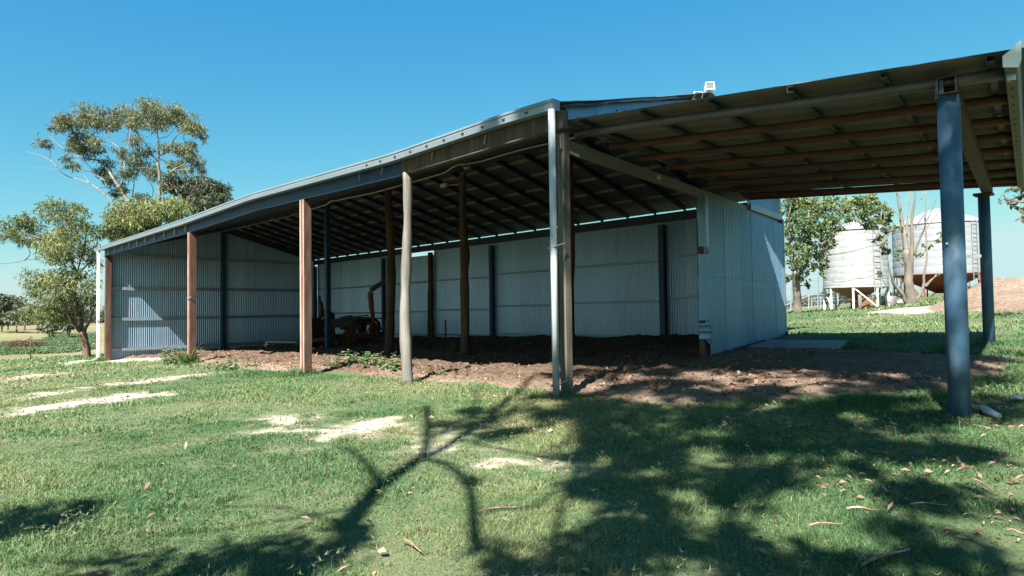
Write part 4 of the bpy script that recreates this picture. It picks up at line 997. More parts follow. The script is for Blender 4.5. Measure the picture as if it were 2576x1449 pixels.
tree('bare_tree', 'nearly leafless pale grey tree in front of the larger silo', 31, bare, bare_l, (1430, 1375), 'leaf_green', 'bark_grey', cvB, 900, (.18, .10), .3, seed=13, depth=.8, twig=.014)
redge = [(2440,235,60,26),(2400,345,50,30),(2430,375,35,18),(2540,310,45,50),(2570,420,40,60),(2555,520,28,24),(2600,200,60,80),(2620,60,70,70),(2600,-60,60,70),(2700,300,90,120),(2720,100,90,120),(2720,-80,80,100)]
tree('broadleaf_tree', 'broadleaf tree reaching in at the right edge behind the lean-to', 15, redge, [[(None,0,160),(3050,700,130),(2950,400,90),(2850,200,60)], [(2930,360,50),(2750,320,30),(2580,360,14),(2420,350,6)], [(2860,210,40),(2720,100,24),(2610,60,10)], [(2760,320,20),(2650,230,12),(2450,230,5)], [(2800,340,20),(2680,450,10),(2560,510,4)]],
     (3080, 1500), 'leaf_green', 'bark_brown', cvB, 1300, (.11, .06), .3, seed=15, depth=.3)

# tree behind the camera whose crown shades the foreground: limbs and leaf sprays set out from where their shadows fall
H2 = np.array([-SUN[0], -SUN[1]]); H2 /= np.linalg.norm(H2)
TB = np.array([-1.2, -2.4]); tzb = g1(*TB)
def lift(px, py, off=0.):
    G = on_ground(px, py); k = float((TB - G[:2]) @ H2) + off
    return G - SUN * (k / math.hypot(SUN[0], SUN[1])), k
shade = thing('shade_tree', 'large gum tree behind the viewpoint, seen by its shadow of forked limbs on the grass', 'tree', (TB[0], TB[1], tzb))
mb = MB(); SP = FPX
def shadow_limb(l, seed, off=0., extra=None):
    pts = []; rad = []
    for x, y, w in l:
        P, k = lift(x, y, off); pts.append(P); dist = np.linalg.norm(on_ground(x, y) - np.array([0, 0, CZ])); rad.append(max(.02, w * dist / SP / 2 * 1.25))
    if extra is not None: pts = [extra] + pts; rad = [rad[0] * 1.25] + rad
    return limb(mb, pts, rad, seed, 9, .01)
trunk_foot = np.array([TB[0], TB[1], tzb - .2])
qs = [shadow_limb([(780, 1440, 70), (880, 1330, 52), (960, 1240, 38), (1070, 1150, 30), (1150, 1105, 24), (1230, 1050, 22), (1290, 1003, 17), (1340, 955, 11)], 1, 0, trunk_foot),
      shadow_limb([(1060, 1156, 22), (1076, 1095, 17), (1080, 1032, 14)], 2), shadow_limb([(965, 1238, 20), (940, 1190, 15), (905, 1152, 12), (870, 1134, 9)], 3),
      shadow_limb([(1075, 1158, 18), (1140, 1182, 17), (1185, 1235, 19), (1200, 1320, 22), (1212, 1395, 30)], 4),
      shadow_limb([(1150, 1105, 14), (1260, 1130, 11), (1380, 1150, 8), (1460, 1170, 6)], 5), shadow_limb([(1212, 1395, 24), (1400, 1440, 20), (1540, 1400, 16), (1560, 1250, 12), (1600, 1120, 9), (1700, 1030, 7)], 6),
      shadow_limb([(1400, 1440, 20), (1405, 1330, 15), (1440, 1210, 11), (1475, 1110, 8), (1540, 1040, 5)], 9), shadow_limb([(1540, 1400, 16), (1640, 1330, 14), (1690, 1220, 11), (1745, 1110, 8), (1850, 1030, 5)], 10),
      shadow_limb([(1150, 1105, 9), (1190, 1060, 7), (1200, 1010, 5), (1190, 975, 4)], 11), shadow_limb([(1230, 1050, 9), (1300, 1060, 7), (1390, 1040, 5)], 12), shadow_limb([(1200, 1320, 9), (1260, 1290, 7), (1340, 1280, 5), (1400, 1240, 4)], 13),
      shadow_limb([(1540, 1400, 14), (1860, 1340, 12), (2000, 1160, 10), (2250, 1060, 8), (2450, 985, 6)], 7), shadow_limb([(1290, 1003, 9), (1400, 995, 7), (1560, 985, 6), (1700, 930, 5)], 8)]
rs = np.random.default_rng(42)
SHP = [[(1380, 985), (1560, 1005), (1700, 1030), (2000, 1010), (2390, 1000), (2390, 1100), (2200, 1090), (2080, 1140), (2060, 1240), (1950, 1290), (1900, 1449), (1480, 1449), (1420, 1320), (1500, 1180), (1440, 1090)],
       [(1100, 1060), (1330, 985), (1450, 1080), (1500, 1170), (1390, 1160)], [(1180, 1400), (1480, 1340), (1900, 1330), (2000, 1449), (1000, 1449), (1060, 1425)], [(2400, 900), (2576, 880), (2576, 1080), (2420, 1060)],
       [(330, 1410), (640, 1382), (800, 1395), (900, 1449), (250, 1449)], [(0, 1310), (150, 1296), (290, 1300), (270, 1325), (120, 1340), (0, 1362)], [(1450, 935), (1700, 905), (2380, 885), (2380, 985), (2000, 1000), (1780, 1010), (1560, 985)],
       [(2200, 1250), (2420, 1230), (2300, 1300)], [(2050, 1360), (2300, 1330), (2500, 1400), (2450, 1449), (2050, 1449)], [(2150, 1115), (2440, 1130), (2300, 1165)], [(1385, 925), (1460, 918), (1480, 975), (1400, 978)]]
DENS = [2.3, .7, 2.0, 1.2, 2.0, 1.4, 1.7, .9, 1.3, 1.1, 1.4]
FINE = [[(1400, 1060), (1500, 1010), (2390, 1005), (2576, 1040), (2576, 1449), (1900, 1449), (1300, 1449), (1250, 1380), (1400, 1250)], [(1440, 930), (1700, 905), (2380, 885), (2385, 985), (2000, 1003), (1780, 1012), (1560, 990)], [(1050, 1110), (1340, 985), (1450, 1080), (1400, 1200), (1200, 1230)], [(1000, 1449), (1040, 1400), (1250, 1360), (1300, 1449)]]
HOLES = [(1730, 1190, 34, 60), (1440, 1250, 60, 55), (1420, 1100, 50, 22), (1930, 1235, 45, 26), (1500, 1320, 40, 22), (1980, 965, 120, 14), (1560, 965, 80, 12), (1820, 955, 60, 14), (1600, 1090, 30, 16), (2250, 940, 60, 10), (1740, 1110, 22, 20)]
C, RA = [], []
for poly, den in zip(SHP, DENS):
    g = np.array([on_ground(*p)[:2] for p in poly]); lo, hi = g.min(0), g.max(0)
    area = .5 * abs(np.dot(g[:, 0], np.roll(g[:, 1], 1)) - np.dot(g[:, 1], np.roll(g[:, 0], 1)))
    n = max(5, int(area * den * 5.5)); cnt = 0; tries = 0
    while cnt < n and tries < 6000:
        tries += 1; p = lo + rs.random(2) * (hi - lo)
        if not in_poly(p[None], [tuple(v) for v in g])[0]: continue
        c = CAM.T @ np.array([p[0], p[1], g1(*p) - CZ]); X, Y = CX + FPX * c[0] / -c[2], CY - FPX * c[1] / -c[2]
        if any(((X - h[0]) / h[2]) ** 2 + ((Y - h[1]) / h[3]) ** 2 < 1.6 for h in HOLES): continue
        off = rs.uniform(-.6, 1.2); k = float((TB - p) @ H2) + off
        Q = np.array([p[0], p[1], g1(*p)]) - SUN * (k / math.hypot(SUN[0], SUN[1]))
        r0 = rs.uniform(.16, .34); C.append(Q); RA.append((r0, r0, r0)); cnt += 1
twigs(mb, C[::3], RA[::3], qs, 5, .012)
mb.build('trunk', M['bark_pale'], shade)
NBIG = len(C)
for poly, den in zip(FINE, (4.2, 9.0, 3.0, 8.0)):
    g = np.array([on_ground(*p)[:2] for p in poly]); lo, hi = g.min(0), g.max(0)
    area = .5 * abs(np.dot(g[:, 0], np.roll(g[:, 1], 1)) - np.dot(g[:, 1], np.roll(g[:, 0], 1)))
    n = int(area * den); cnt = 0; tries = 0
    while cnt < n and tries < 9000:
        tries += 1; p = lo + rs.random(2) * (hi - lo)
        if not in_poly(p[None], [tuple(v) for v in g])[0] or fbm(np.array([p[0] * 1.6]), np.array([p[1] * 1.6]), 2)[0] < .44: continue
        k = float((TB - p) @ H2) + rs.uniform(-.8, 1.0); Q = np.array([p[0], p[1], g1(*p)]) - SUN * (k / math.hypot(SUN[0], SUN[1]))
        r0 = rs.uniform(.07, .17); C.append(Q); RA.append((r0, r0, r0)); cnt += 1
tw_ = MB(); twigs(tw_, C[NBIG::2], RA[NBIG::2], qs, 9, .006); tw_.build('twigs', M['bark_pale'], shade)['kind'] = 'stuff'
V, F, T = leaf_cards(C, RA, 2300, .17, .045, .7, None, 77)
np_obj('crown', V, F, M['leaf_gum'], shade, tint=T)

# distant trees on the plain, left
far_trees = [(20, 772, 34, 26, 150, 'dense grey green tree at the left edge of the far plain'), (62, 782, 26, 22, 140, 'rounded far tree second from the left edge'), (95, 790, 30, 20, 120, 'low spreading far tree beyond the pasture'), (135, 792, 30, 22, 110, 'broad far tree behind the small gum trunk'), (5, 800, 30, 14, 130, 'low dark thicket tree at the left edge on the plain'), (42, 796, 26, 14, 125, 'squat tree on the plain between two taller ones')]
for i, (x, y, rx, ry, d, lab) in enumerate(far_trees):
    cl = [(x + random.uniform(-.7, .7) * rx, y + random.uniform(-.7, .5) * ry, rx * .42, ry * .42, random.uniform(.2, .7)) for _ in range(11)]
    b = at_d(x, 800, d); tree('paddock_tree', lab, d, cl, [[(None, 0, 4), (x, y + ry * .6, 3), (x, y, 2)], [(x, y + ry * .5, 2.2), (x + rx * .4, y - ry * .2, 1)], [(x, y + ry * .5, 2.2), (x - rx * .4, y - ry * .2, 1)]], (b[0], b[1], 0), 'leaf_far', 'bark_brown', cvD, 90, (.9, .5), .3, 'trees on the far plain', .06, 40 + i, 2.5)
def bush(name, label, x, y, rx, ry, d, mat, count, leaf, seed, kind=None):
    s = d / FPX; b = at_d(x, y, d); C = []; RA = []; r_ = random.Random(seed)
    for _ in range(10):
        C.append(np.array([b[0] + r_.uniform(-.8, .8) * rx * s, b[1] + r_.uniform(-.8, .8) * rx * s, b[2] + r_.uniform(-.5, .6) * ry * s])); RA.append((rx * s * .45, rx * s * .45, ry * s * .5))
    t = thing(name, label, 'bush', (b[0], b[1], g1(b[0], b[1]))); V, F, T = leaf_cards(C, RA, count, leaf[0], leaf[1], .2, None, seed)
    np_obj('foliage', V, F, M[mat], t, tint=T)
    st = MB()
    for c in C: limb(st, [(b[0], b[1], g1(b[0], b[1]) - .1), (np.array([b[0], b[1], g1(b[0], b[1])]) + c) / 2 + (0, 0, .1), c], [.05, .035, .015], r_.randint(0, 9999), 5)
    st.build('stem', M['bark_brown'], t)
bush('bush', 'grey green bush on the pasture beyond the small gum trunk', 130, 822, 34, 12, 90, 'leaf_far', 130, (.5, .25), 60)
bush('bush', 'dark rounded bush right behind the leaning gum trunk', 172, 822, 18, 12, 88, 'leaf_dark', 130, (.5, .25), 61)
# far wood along the horizon, reads as one mass
V = []; T = []; r_ = np.random.default_rng(5)
for (x0, x1, d0, hgt, n) in ((-500, 420, 330, 7, 260), (1950, 3100, 260, 4.5, 170)):
    for i in range(n):
        X = r_.uniform(x0, x1); p = at_d(X, 780, d0 * r_.uniform(.9, 1.3)); h_ = hgt * r_.uniform(.5, 1.2)
        z0 = g1(p[0], p[1]); m = 120
        q = r_.normal(size=(m, 3)); q /= np.linalg.norm(q, axis=1)[:, None]; q *= (r_.random(m) ** .35)[:, None]
        pos = np.array([p[0], p[1], z0 + h_ * .55]) + q * np.array([h_ * .7, h_ * .7, h_ * .5]); a = r_.normal(size=(m, 3)); b = r_.normal(size=(m, 3)); L = h_ * .16
        V.append(np.stack([pos, pos + a * L, pos + b * L], 1).reshape(-1, 3)); T.append(np.clip(r_.normal(.4, .2, m), 0, 1))
V = np.concatenate(V); props(np_obj('distant_woodland', V, np.arange(len(V)).reshape(-1, 3), M['leaf_far'], tint=np.concatenate(T)), kind='stuff')

# ================================================================== SILOS, YARD, PADDOCK THINGS
def silo(label, dist, xc, y_eave, y_peak, y_bot, y_tip, y_foot, wpx, wallmat, hopmat, legmat, nleg, rings, seed):
    s = dist / FPX; c = at_d(xc, y_bot, dist); r_ = wpx * s / 2; z = lambda y: at_d(xc, y, dist)[2]
    zf = z(y_foot); t = thing('grain_silo', label, 'silo', (c[0], c[1], zf)); cc = (c[0], c[1], 0)
    n = 40; prof = []
    z0, z1 = z(y_bot), z(y_eave)
    for i in range(rings):
        a = z0 + (z1 - z0) * i / rings; b = z0 + (z1 - z0) * (i + 1) / rings
        prof += [(r_ - .003, a), (r_, a + .015), (r_, b - .015), (r_ - .003, b)]
    m = MB(); m.lathe(cc, prof, n); w = m.build('wall', M[wallmat], t)
    m = MB(); zp = z(y_peak)
    m.lathe(cc, [(r_ + .07, z1 - .02), (r_ + .05, z1 + .05), (r_ * .55, z1 + (zp - z1) * .55), (r_ * .16, zp - .06), (r_ * .16, zp + .02), (0, zp + .03)], n, smooth=False)
    rf = m.build('roof', M[wallmat], t)
    m = MB()
    for k in range(12):
        a = 2 * math.pi * k / 12; m.bar((c[0] + r_ * math.cos(a), c[1] + r_ * math.sin(a), z1 + .07), (c[0] + r_ * .18 * math.cos(a), c[1] + r_ * .18 * math.sin(a), zp - .02), .05, .04)
    m.build('roof_rib', M[wallmat], rf)['kind'] = 'stuff'
    zt = z(y_tip); m = MB(); m.lathe(cc, [(r_ - .03, z0 + .02), (r_ * .12, zt), (r_ * .12, zt - .05), (0, zt - .05)], n); m.build('hopper', M[hopmat], t)
    if hopmat == 'hopper_tan':
        m = MB(); m.box((c[0] + .05, c[1], (zt + zf) / 2 - .06), (.5, .5, zt - zf - .1)); m.bar((c[0] + .2, c[1] - .3, zf + .3), (c[0] + 1.0, c[1] - .6, zf + .35), .5, .35); m.build('outlet_chute', M[hopmat], t)
    for k in range(nleg):
        a = 2 * math.pi * (k + .3) / nleg; x, y = c[0] + (r_ - .05) * math.cos(a), c[1] + (r_ - .05) * math.sin(a)
        m = MB(); m.box((x, y, (z0 + zf) / 2 - .05), (.085, .085, z0 - zf + .1)); m.build('leg', M[legmat], t)
        a2 = 2 * math.pi * (k + 1.3) / nleg
        if k % 2 == 0:
            m = MB(); m.bar((x, y, z0 - .05), (c[0] + (r_ - .05) * math.cos(a2), c[1] + (r_ - .05) * math.sin(a2), zf + .1), .06, .06); m.build('brace', M[legmat], t)
    m = MB(); m.lathe(cc, [(r_ - .06, z0 - .06), (r_ + .015, z0 - .06), (r_ + .015, z0 + .02)], n); m.build('ring_beam', M[legmat], t)
    # ladder
    m = MB(); a = R(-35); d_ = np.array([math.cos(a), math.sin(a)]); e_ = np.array([-d_[1], d_[0]])
    for q_ in (-.2, .2): m.bar((c[0] + d_[0] * (r_ + .12) + e_[0] * q_, c[1] + d_[1] * (r_ + .12) + e_[1] * q_, z0 - .5), (c[0] + d_[0] * (r_ + .12) + e_[0] * q_, c[1] + d_[1] * (r_ + .12) + e_[1] * q_, z1), .03, .03, up=(1, 0, 0))
    for zz in np.arange(z0 - .4, z1, .3): m.bar((c[0] + d_[0] * (r_ + .12) - e_[0] * .2, c[1] + d_[1] * (r_ + .12) - e_[1] * .2, zz), (c[0] + d_[0] * (r_ + .12) + e_[0] * .2, c[1] + d_[1] * (r_ + .12) + e_[1] * .2, zz), .02, .02)
    m.build('ladder', M['silo'], t)
    return t
silo('smaller white silo with a tan hopper on white legs', 35, 2152, 582, 556, 722, 752, 778, 147, 'silo_white', 'hopper_tan', 'white_paint', 8, 9, 1)
silo('larger grey zinc silo with a dark red hopper', 47, 2364, 568, 526, 692, 736, 756, 202, 'silo', 'hopper_red', 'hopper_red', 10, 7, 2)

# loading ramp with rails
D0 = 40
t = thing('loading_ramp', 'timber stock loading ramp with grey steel rails beyond the leafy tree', 'ramp', at_d(2030, 772, D0))
m = MB()
def B(x, y, d=D0): return at_d(x, y, d)
m.bar(B(1965, 778), B(2035, 746), 1.4, .12); m.bar(B(2035, 746), B(2082, 741), 1.4, .12); m.build('deck', M['wood_beam'], t)
for dd_ in (D0 - .7, D0 + .7):
    for k in range(6):
        m = MB(); m.bar(B(1965, 772 - k * 9, dd_), B(2040, 742 - k * 9, dd_), .05, .05); m.bar(B(2040, 742 - k * 9, dd_), B(2084, 740 - k * 9, dd_), .05, .05); m.build('rail', M['girt'], t)
    for x, y in ((1968, 772), (1990, 764), (2012, 754), (2035, 745), (2058, 742), (2082, 740)):
        m = MB(); m.bar(B(x, y + 34, dd_), B(x, y - 50, dd_), .07, .07, up=(0, 1, 0)); m.build('rail_post', M['girt'], t)
t = thing('stock_fence', 'low grey steel stock rail fence between the loading ramp and the smaller silo', 'fence', B(2070, 772, 44))
for y in (750, 758): m = MB(); m.bar(B(2040, y, 44), B(2110, y - 2, 44), .06, .06); m.build('rail', M['girt'], t)
for x in (2042, 2065, 2088, 2108): m = MB(); m.bar(B(x, 776, 44), B(x, 744, 44), .07, .07, up=(0, 1, 0)); m.build('fence_post', M['girt'], t)
def stake(name, lab, x, y0, y1, d, w, mat, grp=None, cat='post'):
    m = MB(); a, b = B(x, y1, d), B(x, y0, d); g_ = g1(a[0], a[1]); a = np.array([a[0], a[1], min(a[2], g_) - .15]); b = np.array([a[0], a[1], b[2]])
    m.tube([a, (a + b) / 2, b], [w, w * .95, w * .85], 8); props(m.build(name, M[mat]), lab, cat, grp)
stake('fence_post', 'short grey timber post in front of the smaller silo hopper', 2164, 741, 779, 33, .1, 'wood_grey')
for x, y0, y1, lab in ((2230, 729, 752, 'thin dark fence post left of the bare tree, nearest the smaller silo'), (2248, 722, 744, 'thin dark fence post between the two silos'), (2267, 706, 742, 'tallest thin dark fence post just left of the bare trunk'), (2440, 706, 738, 'thin fence post right of the thick lean-to pole')):
    stake('fence_post', lab, x, y0, y1, 44, .035, 'black_metal', 'paddock fence posts')
stake('fence_post', 'lone thin dark fence post in the grass left of the shed', 77, 845, 884, 34, .03, 'wood_dark')
m = MB(); p = B(2236, 768, 36); z_ = g1(p[0], p[1]); m.lathe((p[0], p[1], z_), [(.36, -.1), (.4, .1), (.4, .45), (.36, .5), (.3, .42), (0, .42)], 18); props(m.build('water_trough', M['grey_metal']), 'dark round trough on the grass right of the smaller silo', 'trough')
m = MB(); p = B(2254, 766, 36); z_ = g1(p[0], p[1]); m.tube([(p[0], p[1], z_ + .1), (p[0] + .3, p[1] + .1, z_ + .18), (p[0] + .6, p[1] + .1, z_ + .08)], [.06, .16, .08], 9); props(m.build('feed_bag', M['white_pvc']), 'pale crumpled bag beside the dark round trough', 'bag')
p = B(2570, 722, 40); t = thing('white_tank', 'low white trough on the slope at the right edge', 'trough', (p[0], p[1], g1(p[0], p[1])))
m = MB(); zt = p[2]; m.bar((p[0] - .8, p[1] - .6, zt + .1), (p[0] + 1.6, p[1] + 1.2, zt + .1), .7, .4); m.build('tank', M['white_paint'], t, .06)
for k in (-.5, 1.2): m = MB(); m.box((p[0] + k, p[1] + k * .75, zt - .6), (.1, .1, 1.1)); m.build('leg', M['girt'], t)

# bank of bare earth beyond the lean-to
def bank():
    xs = np.linspace(0, 1, 60); ys = np.linspace(0, 1, 26); V = []
    a0, a1 = at_d(2300, 785, 22), at_d(2760, 790, 16.5); b0, b1 = at_d(2330, 770, 27.5), at_d(2800, 745, 24)
    for v in ys:
        for u in xs:
            p = (a0 * (1 - u) + a1 * u) * (1 - v) + (b0 * (1 - u) + b1 * u) * v; x, y = p[:2]
            h = .95 * math.sin(min(1, v * 1.35) * math.pi / 2) * (1 - max(0, v - .75) * 3.9) * min(1, u * 2.6) ** 1.2
            z = g1(x, y) - .06 + max(h, -.1) + (float(fbm(np.array([x * 1.6]), np.array([y * 1.6]), 4)[0]) - .5) * .35 * min(1, h * 3 + .02); V.append((x, y, z))
    i = np.arange(60 * 26).reshape(26, 60); F = np.stack([i[:-1, :-1].ravel(), i[:-1, 1:].ravel(), i[1:, 1:].ravel(), i[1:, :-1].ravel()], 1)
    o = np_obj('earth_bank', V, F, M['dirt'], smooth=True, tint=np.full(len(V), 1.0)); props(o, kind='structure')
bank()
# dead brush heap at the far left
p = on_ground(55, 872); t = thing('brush_heap', 'dark heap of dead branches in the grass at the far left', 'brush heap', p); m = MB(); r_ = np.random.default_rng(3)
for k in range(130):
    c = p + np.array([r_.normal(0, 2.2), r_.normal(0, .7), .1 + r_.random() * .35]); d_ = r_.normal(size=3) * (.6, .5, .16); limb(m, [c - d_, c + r_.normal(size=3) * .08, c + d_], [.03, .028, .012], k, 5)
m.build('branches', M['wood_dark'], t)['kind'] = 'stuff'

# ================================================================== GRASS, HERBS, LITTER
def blades(P, h, w, lean=.5, r_=rng):
    n = len(P); az = r_.random(n) * 2 * math.pi; d = np.stack([np.cos(az), np.sin(az)], 1)
    la = r_.uniform(.15, 1, n) * lean * h; face = az + r_.normal(0, .8, n) + math.pi / 2; sdv = np.stack([np.cos(face), np.sin(face)], 1) * (w / 2)[:, None]
    b = np.array(P); v0 = b.copy(); v0[:, :2] -= sdv; v1 = b.copy(); v1[:, :2] += sdv
    mid = b.copy(); mid[:, :2] += d * (la * .35)[:, None]; mid[:, 2] += h * .6
    v2 = mid.copy(); v2[:, :2] -= sdv * .75; v3 = mid.copy(); v3[:, :2] += sdv * .75
    v4 = b.copy(); v4[:, :2] += d * la[:, None]; v4[:, 2] += h * r_.uniform(.75, 1, n)
    V = np.stack([v0, v1, v2, v3, v4], 1).reshape(-1, 3); k = np.arange(n)[:, None] * 5
    F = np.concatenate([k + [0, 1, 3], k + [0, 3, 2], k + [2, 3, 4]], 1).reshape(-1, 3); return V, F
def sample_ring(r0, r1, n, half=R(47)):
    f = math.atan2(-CAM[1][2], -CAM[0][2]); a = f + rng.uniform(-half, half, n); r_ = np.sqrt(rng.uniform(r0 ** 2, r1 ** 2, n)); return np.stack([r_ * np.cos(a), r_ * np.sin(a)], 1)
GV, GF, GT = [], [], []; off = 0
FEET = [np.array(f) for f in ((-18.8, 5.95), (-12.1, 5.95), (-8.57, 5.93), (-5.25, 5.85), tuple(cp(.25, 4.0)[:2]), (-28.6, 5.9), tuple(cp(6.9, 3.95)[:2]))]
for (r0, r1, n, hh, ww) in ((1.2, 4, 165000, .036, .0034), (4, 8, 200000, .038, .0056), (8, 15, 130000, .046, .0105), (15, 30, 65000, .06, .024), (30, 48, 22000, .09, .06)):
    xy = sample_ring(r0, r1, n)
    fd = np.array([FEET[k] for k in range(len(FEET)) if r0 <= np.hypot(*FEET[k]) < r1])
    if len(fd): xy = np.concatenate([xy] + [f + rng.normal(0, .16, (500, 2)) for f in fd])
    dd_ = dirt_d(xy); dn = (fbm(xy[:, 0] * 2.5, xy[:, 1] * 2.5, 3) - .5) * .5
    inshed = (xy[:, 0] < xend(6)) & (xy[:, 0] > -28.4) & (xy[:, 1] > 6.3) & (xy[:, 1] < 14.7)
    pw = pale_w(xy); cl = fbm(xy[:, 0] * 1.7 + 5, xy[:, 1] * 1.7, 4)
    keepg = ((dd_ + dn < .06) | ((np.min([np.linalg.norm(xy - f, axis=1) for f in FEET], 0) < .3) & (dd_ < .25))) & ~inshed & (rng.random(len(xy)) > pw * .88) & (rng.random(len(xy)) < .62 + .8 * np.clip((cl - .3) * 2.4, 0, 1))
    onslab = (edge_dist(xy, TRACK) > -.1); keepg &= ~onslab
    xy = xy[keepg]; cl = cl[keepg]; pw = pw[keepg]
    dry = fbm(xy[:, 0] * .45 + 31, xy[:, 1] * .45, 4); patchy = fbm(xy[:, 0] * 4 + 3, xy[:, 1] * 4, 3)
    P = np.column_stack([xy, gtop(xy) - .008]); nn = len(P)
    h = hh * (.55 + .8 * np.clip((cl - .3) * 2, 0, 1.2) + 1.6 * np.clip(patchy - .66, 0, 1) / .2) * rng.uniform(.5, 1.35, nn) * (1 - .5 * pw)
    near_edge = np.clip(1 - np.abs(dirt_d(xy) + .25) / .5, 0, 1); h *= 1 + near_edge * .9
    h *= 1 + 1.6 * np.exp(-(np.min([np.linalg.norm(xy - f, axis=1) for f in FEET], 0) / .22) ** 2)
    w = ww * rng.uniform(.7, 1.3, nn); V, F = blades(P, h, w, 1.7)
    leftdry = np.clip((-xy[:, 0] - 2) / 9, 0, 1) * .18
    tt = np.clip(.33 + (dry - .5) * 1.9 + (patchy - .5) * .5 + leftdry + rng.normal(0, .13, nn) + pw * .3 + (rng.random(nn) < .10) * .45 - near_edge * .2, 0, 1)
    GV.append(V); GF.append(F + off); off += len(V); GT.append(np.repeat(tt, 3))
props(np_obj('grass', np.concatenate(GV), np.concatenate(GF), M['grass'], tint=np.concatenate(GT)), kind='stuff')
# couch-grass seed heads near the camera
mv, mf, mt = [], [], []; off = 0
xy = np.concatenate([sample_ring(1.5, 6.5, 2600), patch([(x, y) for x in range(60, 420, 6) for y in (1345, 1375, 1400)]) + rng.normal(0, .12, (180, 2)), np.array(patch([(x, 1290 - (x - 830) * .55) for x in range(840, 1120, 3)])) + rng.normal(0, .06, (94, 2))])
cl = fbm(xy[:, 0] * .8 + 9, xy[:, 1] * .8, 3); k_ = (cl > .47) | (np.arange(len(xy)) >= 2600); xy = xy[k_]
xy = xy[(dirt_d(xy) < -.1)]
n = len(xy); P = np.column_stack([xy, gtop(xy)]); hgt = rng.uniform(.06, .13, n)
V, F = blades(P, hgt, np.full(n, .0028), .5); mv.append(V); mf.append(F); mt.append(np.full(len(F), .72)); off = len(V)
tips = V.reshape(n, 5, 3)[:, 4]
for q_ in range(4):
    az = rng.random(n) * 6.28; L = rng.uniform(.02, .042, n); d = np.stack([np.cos(az), np.sin(az), rng.uniform(-.2, .6, n)], 1); sd_ = np.stack([-np.sin(az), np.cos(az), np.zeros(n)], 1) * .0022
    V = np.stack([tips - sd_, tips + sd_, tips + d * L[:, None]], 1).reshape(-1, 3); mv.append(V); mf.append(np.arange(len(V)).reshape(-1, 3) + off); off += len(V); mt.append(np.full(n, .85))
props(np_obj('grass_seed_heads', np.concatenate(mv), np.concatenate(mf), M['grass'], tint=np.concatenate(mt)), kind='stuff')
# herb patch left of the shed
xy = []
hp = [tuple(v) for v in patch([(0, 862), (90, 858), (140, 846), (245, 842), (246, 874), (180, 884), (60, 888), (0, 890)])]; g = np.array(hp)
xy = rng.uniform(g.min(0), g.max(0), (60000, 2)); xy = xy[in_poly(xy, hp)][:9000]
P = np.column_stack([xy, gtop(xy) + rng.random(len(xy)) ** 1.5 * .35 * (fbm(xy[:, 0] * .7, xy[:, 1] * .7, 3) * 1.6)]); V, F, T = leaf_cards(P, [(.05, .05, .05)] * len(P), 1, .13, .09, .0, None, 90)
n4 = len(V) // (4 * 12) if len(V) else 0
props(np_obj('herb_cover', V, F, M['weed'], tint=T), kind='stuff')
# weeds by the shed front
def weed(px, py, h, n, label, seed):
    n += 1
    p = on_ground(px, py); r_ = np.random.default_rng(seed); t = thing('weed_plant', label, 'plant', (p[0], p[1], g1(p[0], p[1])), 'weeds along the shed front')
    st = MB(); VV = []; TT = []
    for k in range(n):
        b = np.array([p[0] + r_.normal(0, .12 * n / 5), p[1] + r_.normal(0, .07 * n / 5), 0]); b[2] = g1(b[0], b[1]) - .02; hh = h * r_.uniform(.6, 1.1); tip = b + np.array([r_.normal(0, .06), r_.normal(0, .06), hh])
        limb(st, [b, (b + tip) / 2 + r_.normal(size=3) * .02, tip], [.007, .005, .003], k, 5)
        for j in range(16):
            f = .25 + .75 * j / 15; c = b + (tip - b) * f; a = r_.random() * 6.28; L = h * .42 * (1.15 - f * .6) * r_.uniform(.7, 1.2); d = np.array([math.cos(a), math.sin(a), r_.uniform(-.1, .6)]); s_ = np.array([-math.sin(a), math.cos(a), r_.uniform(-.3, .3)]) * L * .26
            VV.append([c, c + d * L * .5 + s_, c + d * L - (0, 0, L * .25), c + d * L * .5 - s_]); TT.append(np.clip(.5 + .3 * f + r_.normal(0, .15), 0, 1))
    st.build('stem', M['weed'], t)['kind'] = 'stuff'; np_obj('leaves', np.array(VV).reshape(-1, 3), np.arange(len(VV) * 4).reshape(-1, 4), M['weed'], t, tint=np.array(TT))
for i, w_ in enumerate([(845, 928, .28, 8, 'low weed clump just right of the red post foot'), (890, 926, .42, 10, 'tall leafy weed in the middle of the clump between the two front posts'), (935, 931, .36, 9, 'bushy weed right of the tallest weed between the two front posts'), (985, 938, .38, 8, 'leafy weed close to the bleached round post'),
                        (428, 918, .45, 8, 'leafy weed in front of the rusty post nearest the far corner'), (597, 930, .34, 8, 'weed clump midway between the two square posts'), (1104, 950, .2, 4, 'little weed just right of the bleached round post'), (283, 905, .4, 6, 'weed at the foot of the brown corner post'), (1160, 952, .15, 4, 'tiny weed on the dirt edge right of the round post')]):
    weed(*w_, 200 + i)
# leaf litter: gum leaves and bark chips lying in the grass
n = 15000; xy = sample_ring(1.3, 11, n); sh = fbm(xy[:, 0] * .9 + 17, xy[:, 1] * .9, 3); right = np.clip((xy @ CAM[:2, 0] + 3) / 5, .12, 1)
k_ = (rng.random(n) < right * np.clip((sh - .42) * 4.5, .06, 1)) & (dirt_d(xy) < -.15); xy = xy[k_]; n = len(xy)
P = np.column_stack([xy, gtop(xy) + rng.uniform(.012, .04, n)]); az = rng.random(n) * 6.28; L = rng.uniform(.022, .066, n); Wd = L * rng.uniform(.08, .25, n)
a = np.stack([np.cos(az), np.sin(az), rng.normal(0, .3, n)], 1) * L[:, None]; b = np.stack([-np.sin(az), np.cos(az), rng.normal(0, .5, n)], 1) * Wd[:, None]
V = np.stack([P, P + a * .5 + b + (0, 0, .006), P + a, P + a * .5 - b + (0, 0, .006)], 1).reshape(-1, 3)
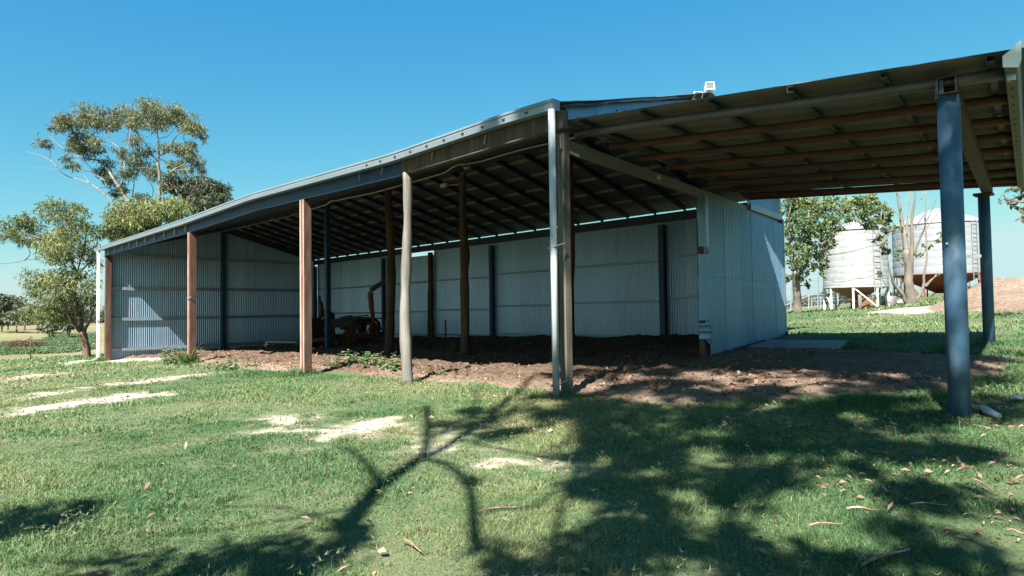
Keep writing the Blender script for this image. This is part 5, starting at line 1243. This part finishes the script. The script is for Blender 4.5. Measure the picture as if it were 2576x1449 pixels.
props(np_obj('leaf_litter', V, np.arange(len(V)).reshape(-1, 4), M['litter'], tint=np.clip(rng.normal(.5, .3, n), 0, 1)), kind='stuff')
# dry stalks and grit on the bare patches
n = 30000; xy = sample_ring(2, 24, n); pw_ = pale_w(xy); k_ = (pw_ > .15) & (dirt_d(xy) < -.05); xy = xy[k_]; n = len(xy)
P = np.column_stack([xy, gtop(xy) + rng.uniform(.004, .015, n)]); az = rng.random(n) * 6.28; dist_ = np.linalg.norm(xy, axis=1); L = rng.uniform(.015, .05, n) * (.6 + dist_ / 12); Wd = L * rng.uniform(.08, .3, n)
a = np.stack([np.cos(az), np.sin(az), rng.normal(0, .25, n)], 1) * L[:, None]; b = np.stack([-np.sin(az), np.cos(az), rng.normal(0, .5, n)], 1) * Wd[:, None]
V = np.stack([P, P + a * .5 + b, P + a, P + a * .5 - b], 1).reshape(-1, 3)
props(np_obj('dry_stalks', V, np.arange(len(V)).reshape(-1, 4), M['litter'], tint=np.clip(rng.normal(.5, .3, n), 0, 1)), kind='stuff')
# bark curls worth naming one by one
M['bark_strip'] = painted('shed_bark', (.22, .12, .08), (.36, .27, .2), .5, 12, (1, 1, 1), .8)
def bark(px0, py0, px1, py1, w, label):
    a, b = on_ground(px0, py0), on_ground(px1, py1); a[2] = g1(a[0], a[1]) + .03; b[2] = g1(b[0], b[1]) + .035; m = MB(); vs = []; n = 8; d = (b - a); s_ = np.array([-d[1], d[0], 0]); s_ /= np.linalg.norm(s_) + 1e-9
    for i in range(n + 1):
        t_ = i / n; c = a + d * t_ + s_ * .006 * math.sin(t_ * 3) + np.array([0, 0, .006 * math.sin(t_ * 5)]); ww = w * .45 * (.5 + .5 * math.sin(math.pi * min(1, t_ + .15)))
        for q_ in (-1, -.5, .5, 1): vs.append(c + s_ * ww * q_ * .5 + np.array([0, 0, ww * (.35 if abs(q_) == 1 else 0)]))
    fs = [(i * 4 + q_, i * 4 + q_ + 1, i * 4 + q_ + 5, i * 4 + q_ + 4) for i in range(n) for q_ in range(3)]
    m.add(vs, fs, True); o = m.build('bark_strip', M['bark_strip']); props(o, label, 'bark', 'bark strips on the grass'); sm = o.modifiers.new('thick', 'SOLIDIFY'); sm.thickness = .004
for args in [(1205, 1320, 1310, 1298, .035, 'long reddish bark strip in the sunlit grass right of the branch shadow'), (1660, 1203, 1705, 1208, .02, 'small orange bark piece in the bright patch of grass at centre right'), (2170, 1440, 2290, 1395, .05, 'broad pale bark strip in the grass at the bottom right'), (2035, 1335, 2120, 1325, .025, 'thin straight bark strip in the shade left of the bottom right sun patch'),
             (2440, 1075, 2510, 1095, .025, 'thin twig like bark strip below the front pole'), (2290, 1285, 2380, 1292, .022, 'pale bark strip across the sunny grass at right'), (2440, 1230, 2500, 1255, .03, 'reddish curled bark at the far right of the sunny grass'), (1720, 1040, 1760, 1062, .018, 'short bark splinter near the edge of the dirt'), (2130, 1290, 2210, 1300, .04, 'brown bark curl in the dappled grass below the big pole'),
             (880, 1105, 955, 1098, .02, 'grey stick lying beyond the pale bare patch'), (1010, 1400, 1060, 1425, .03, 'brown bark curl in the branch shadow at bottom centre'), (2530, 1015 + 330, 2576, 1360, .03, 'bark strip at the right edge in the sun')]:
    bark(*args)
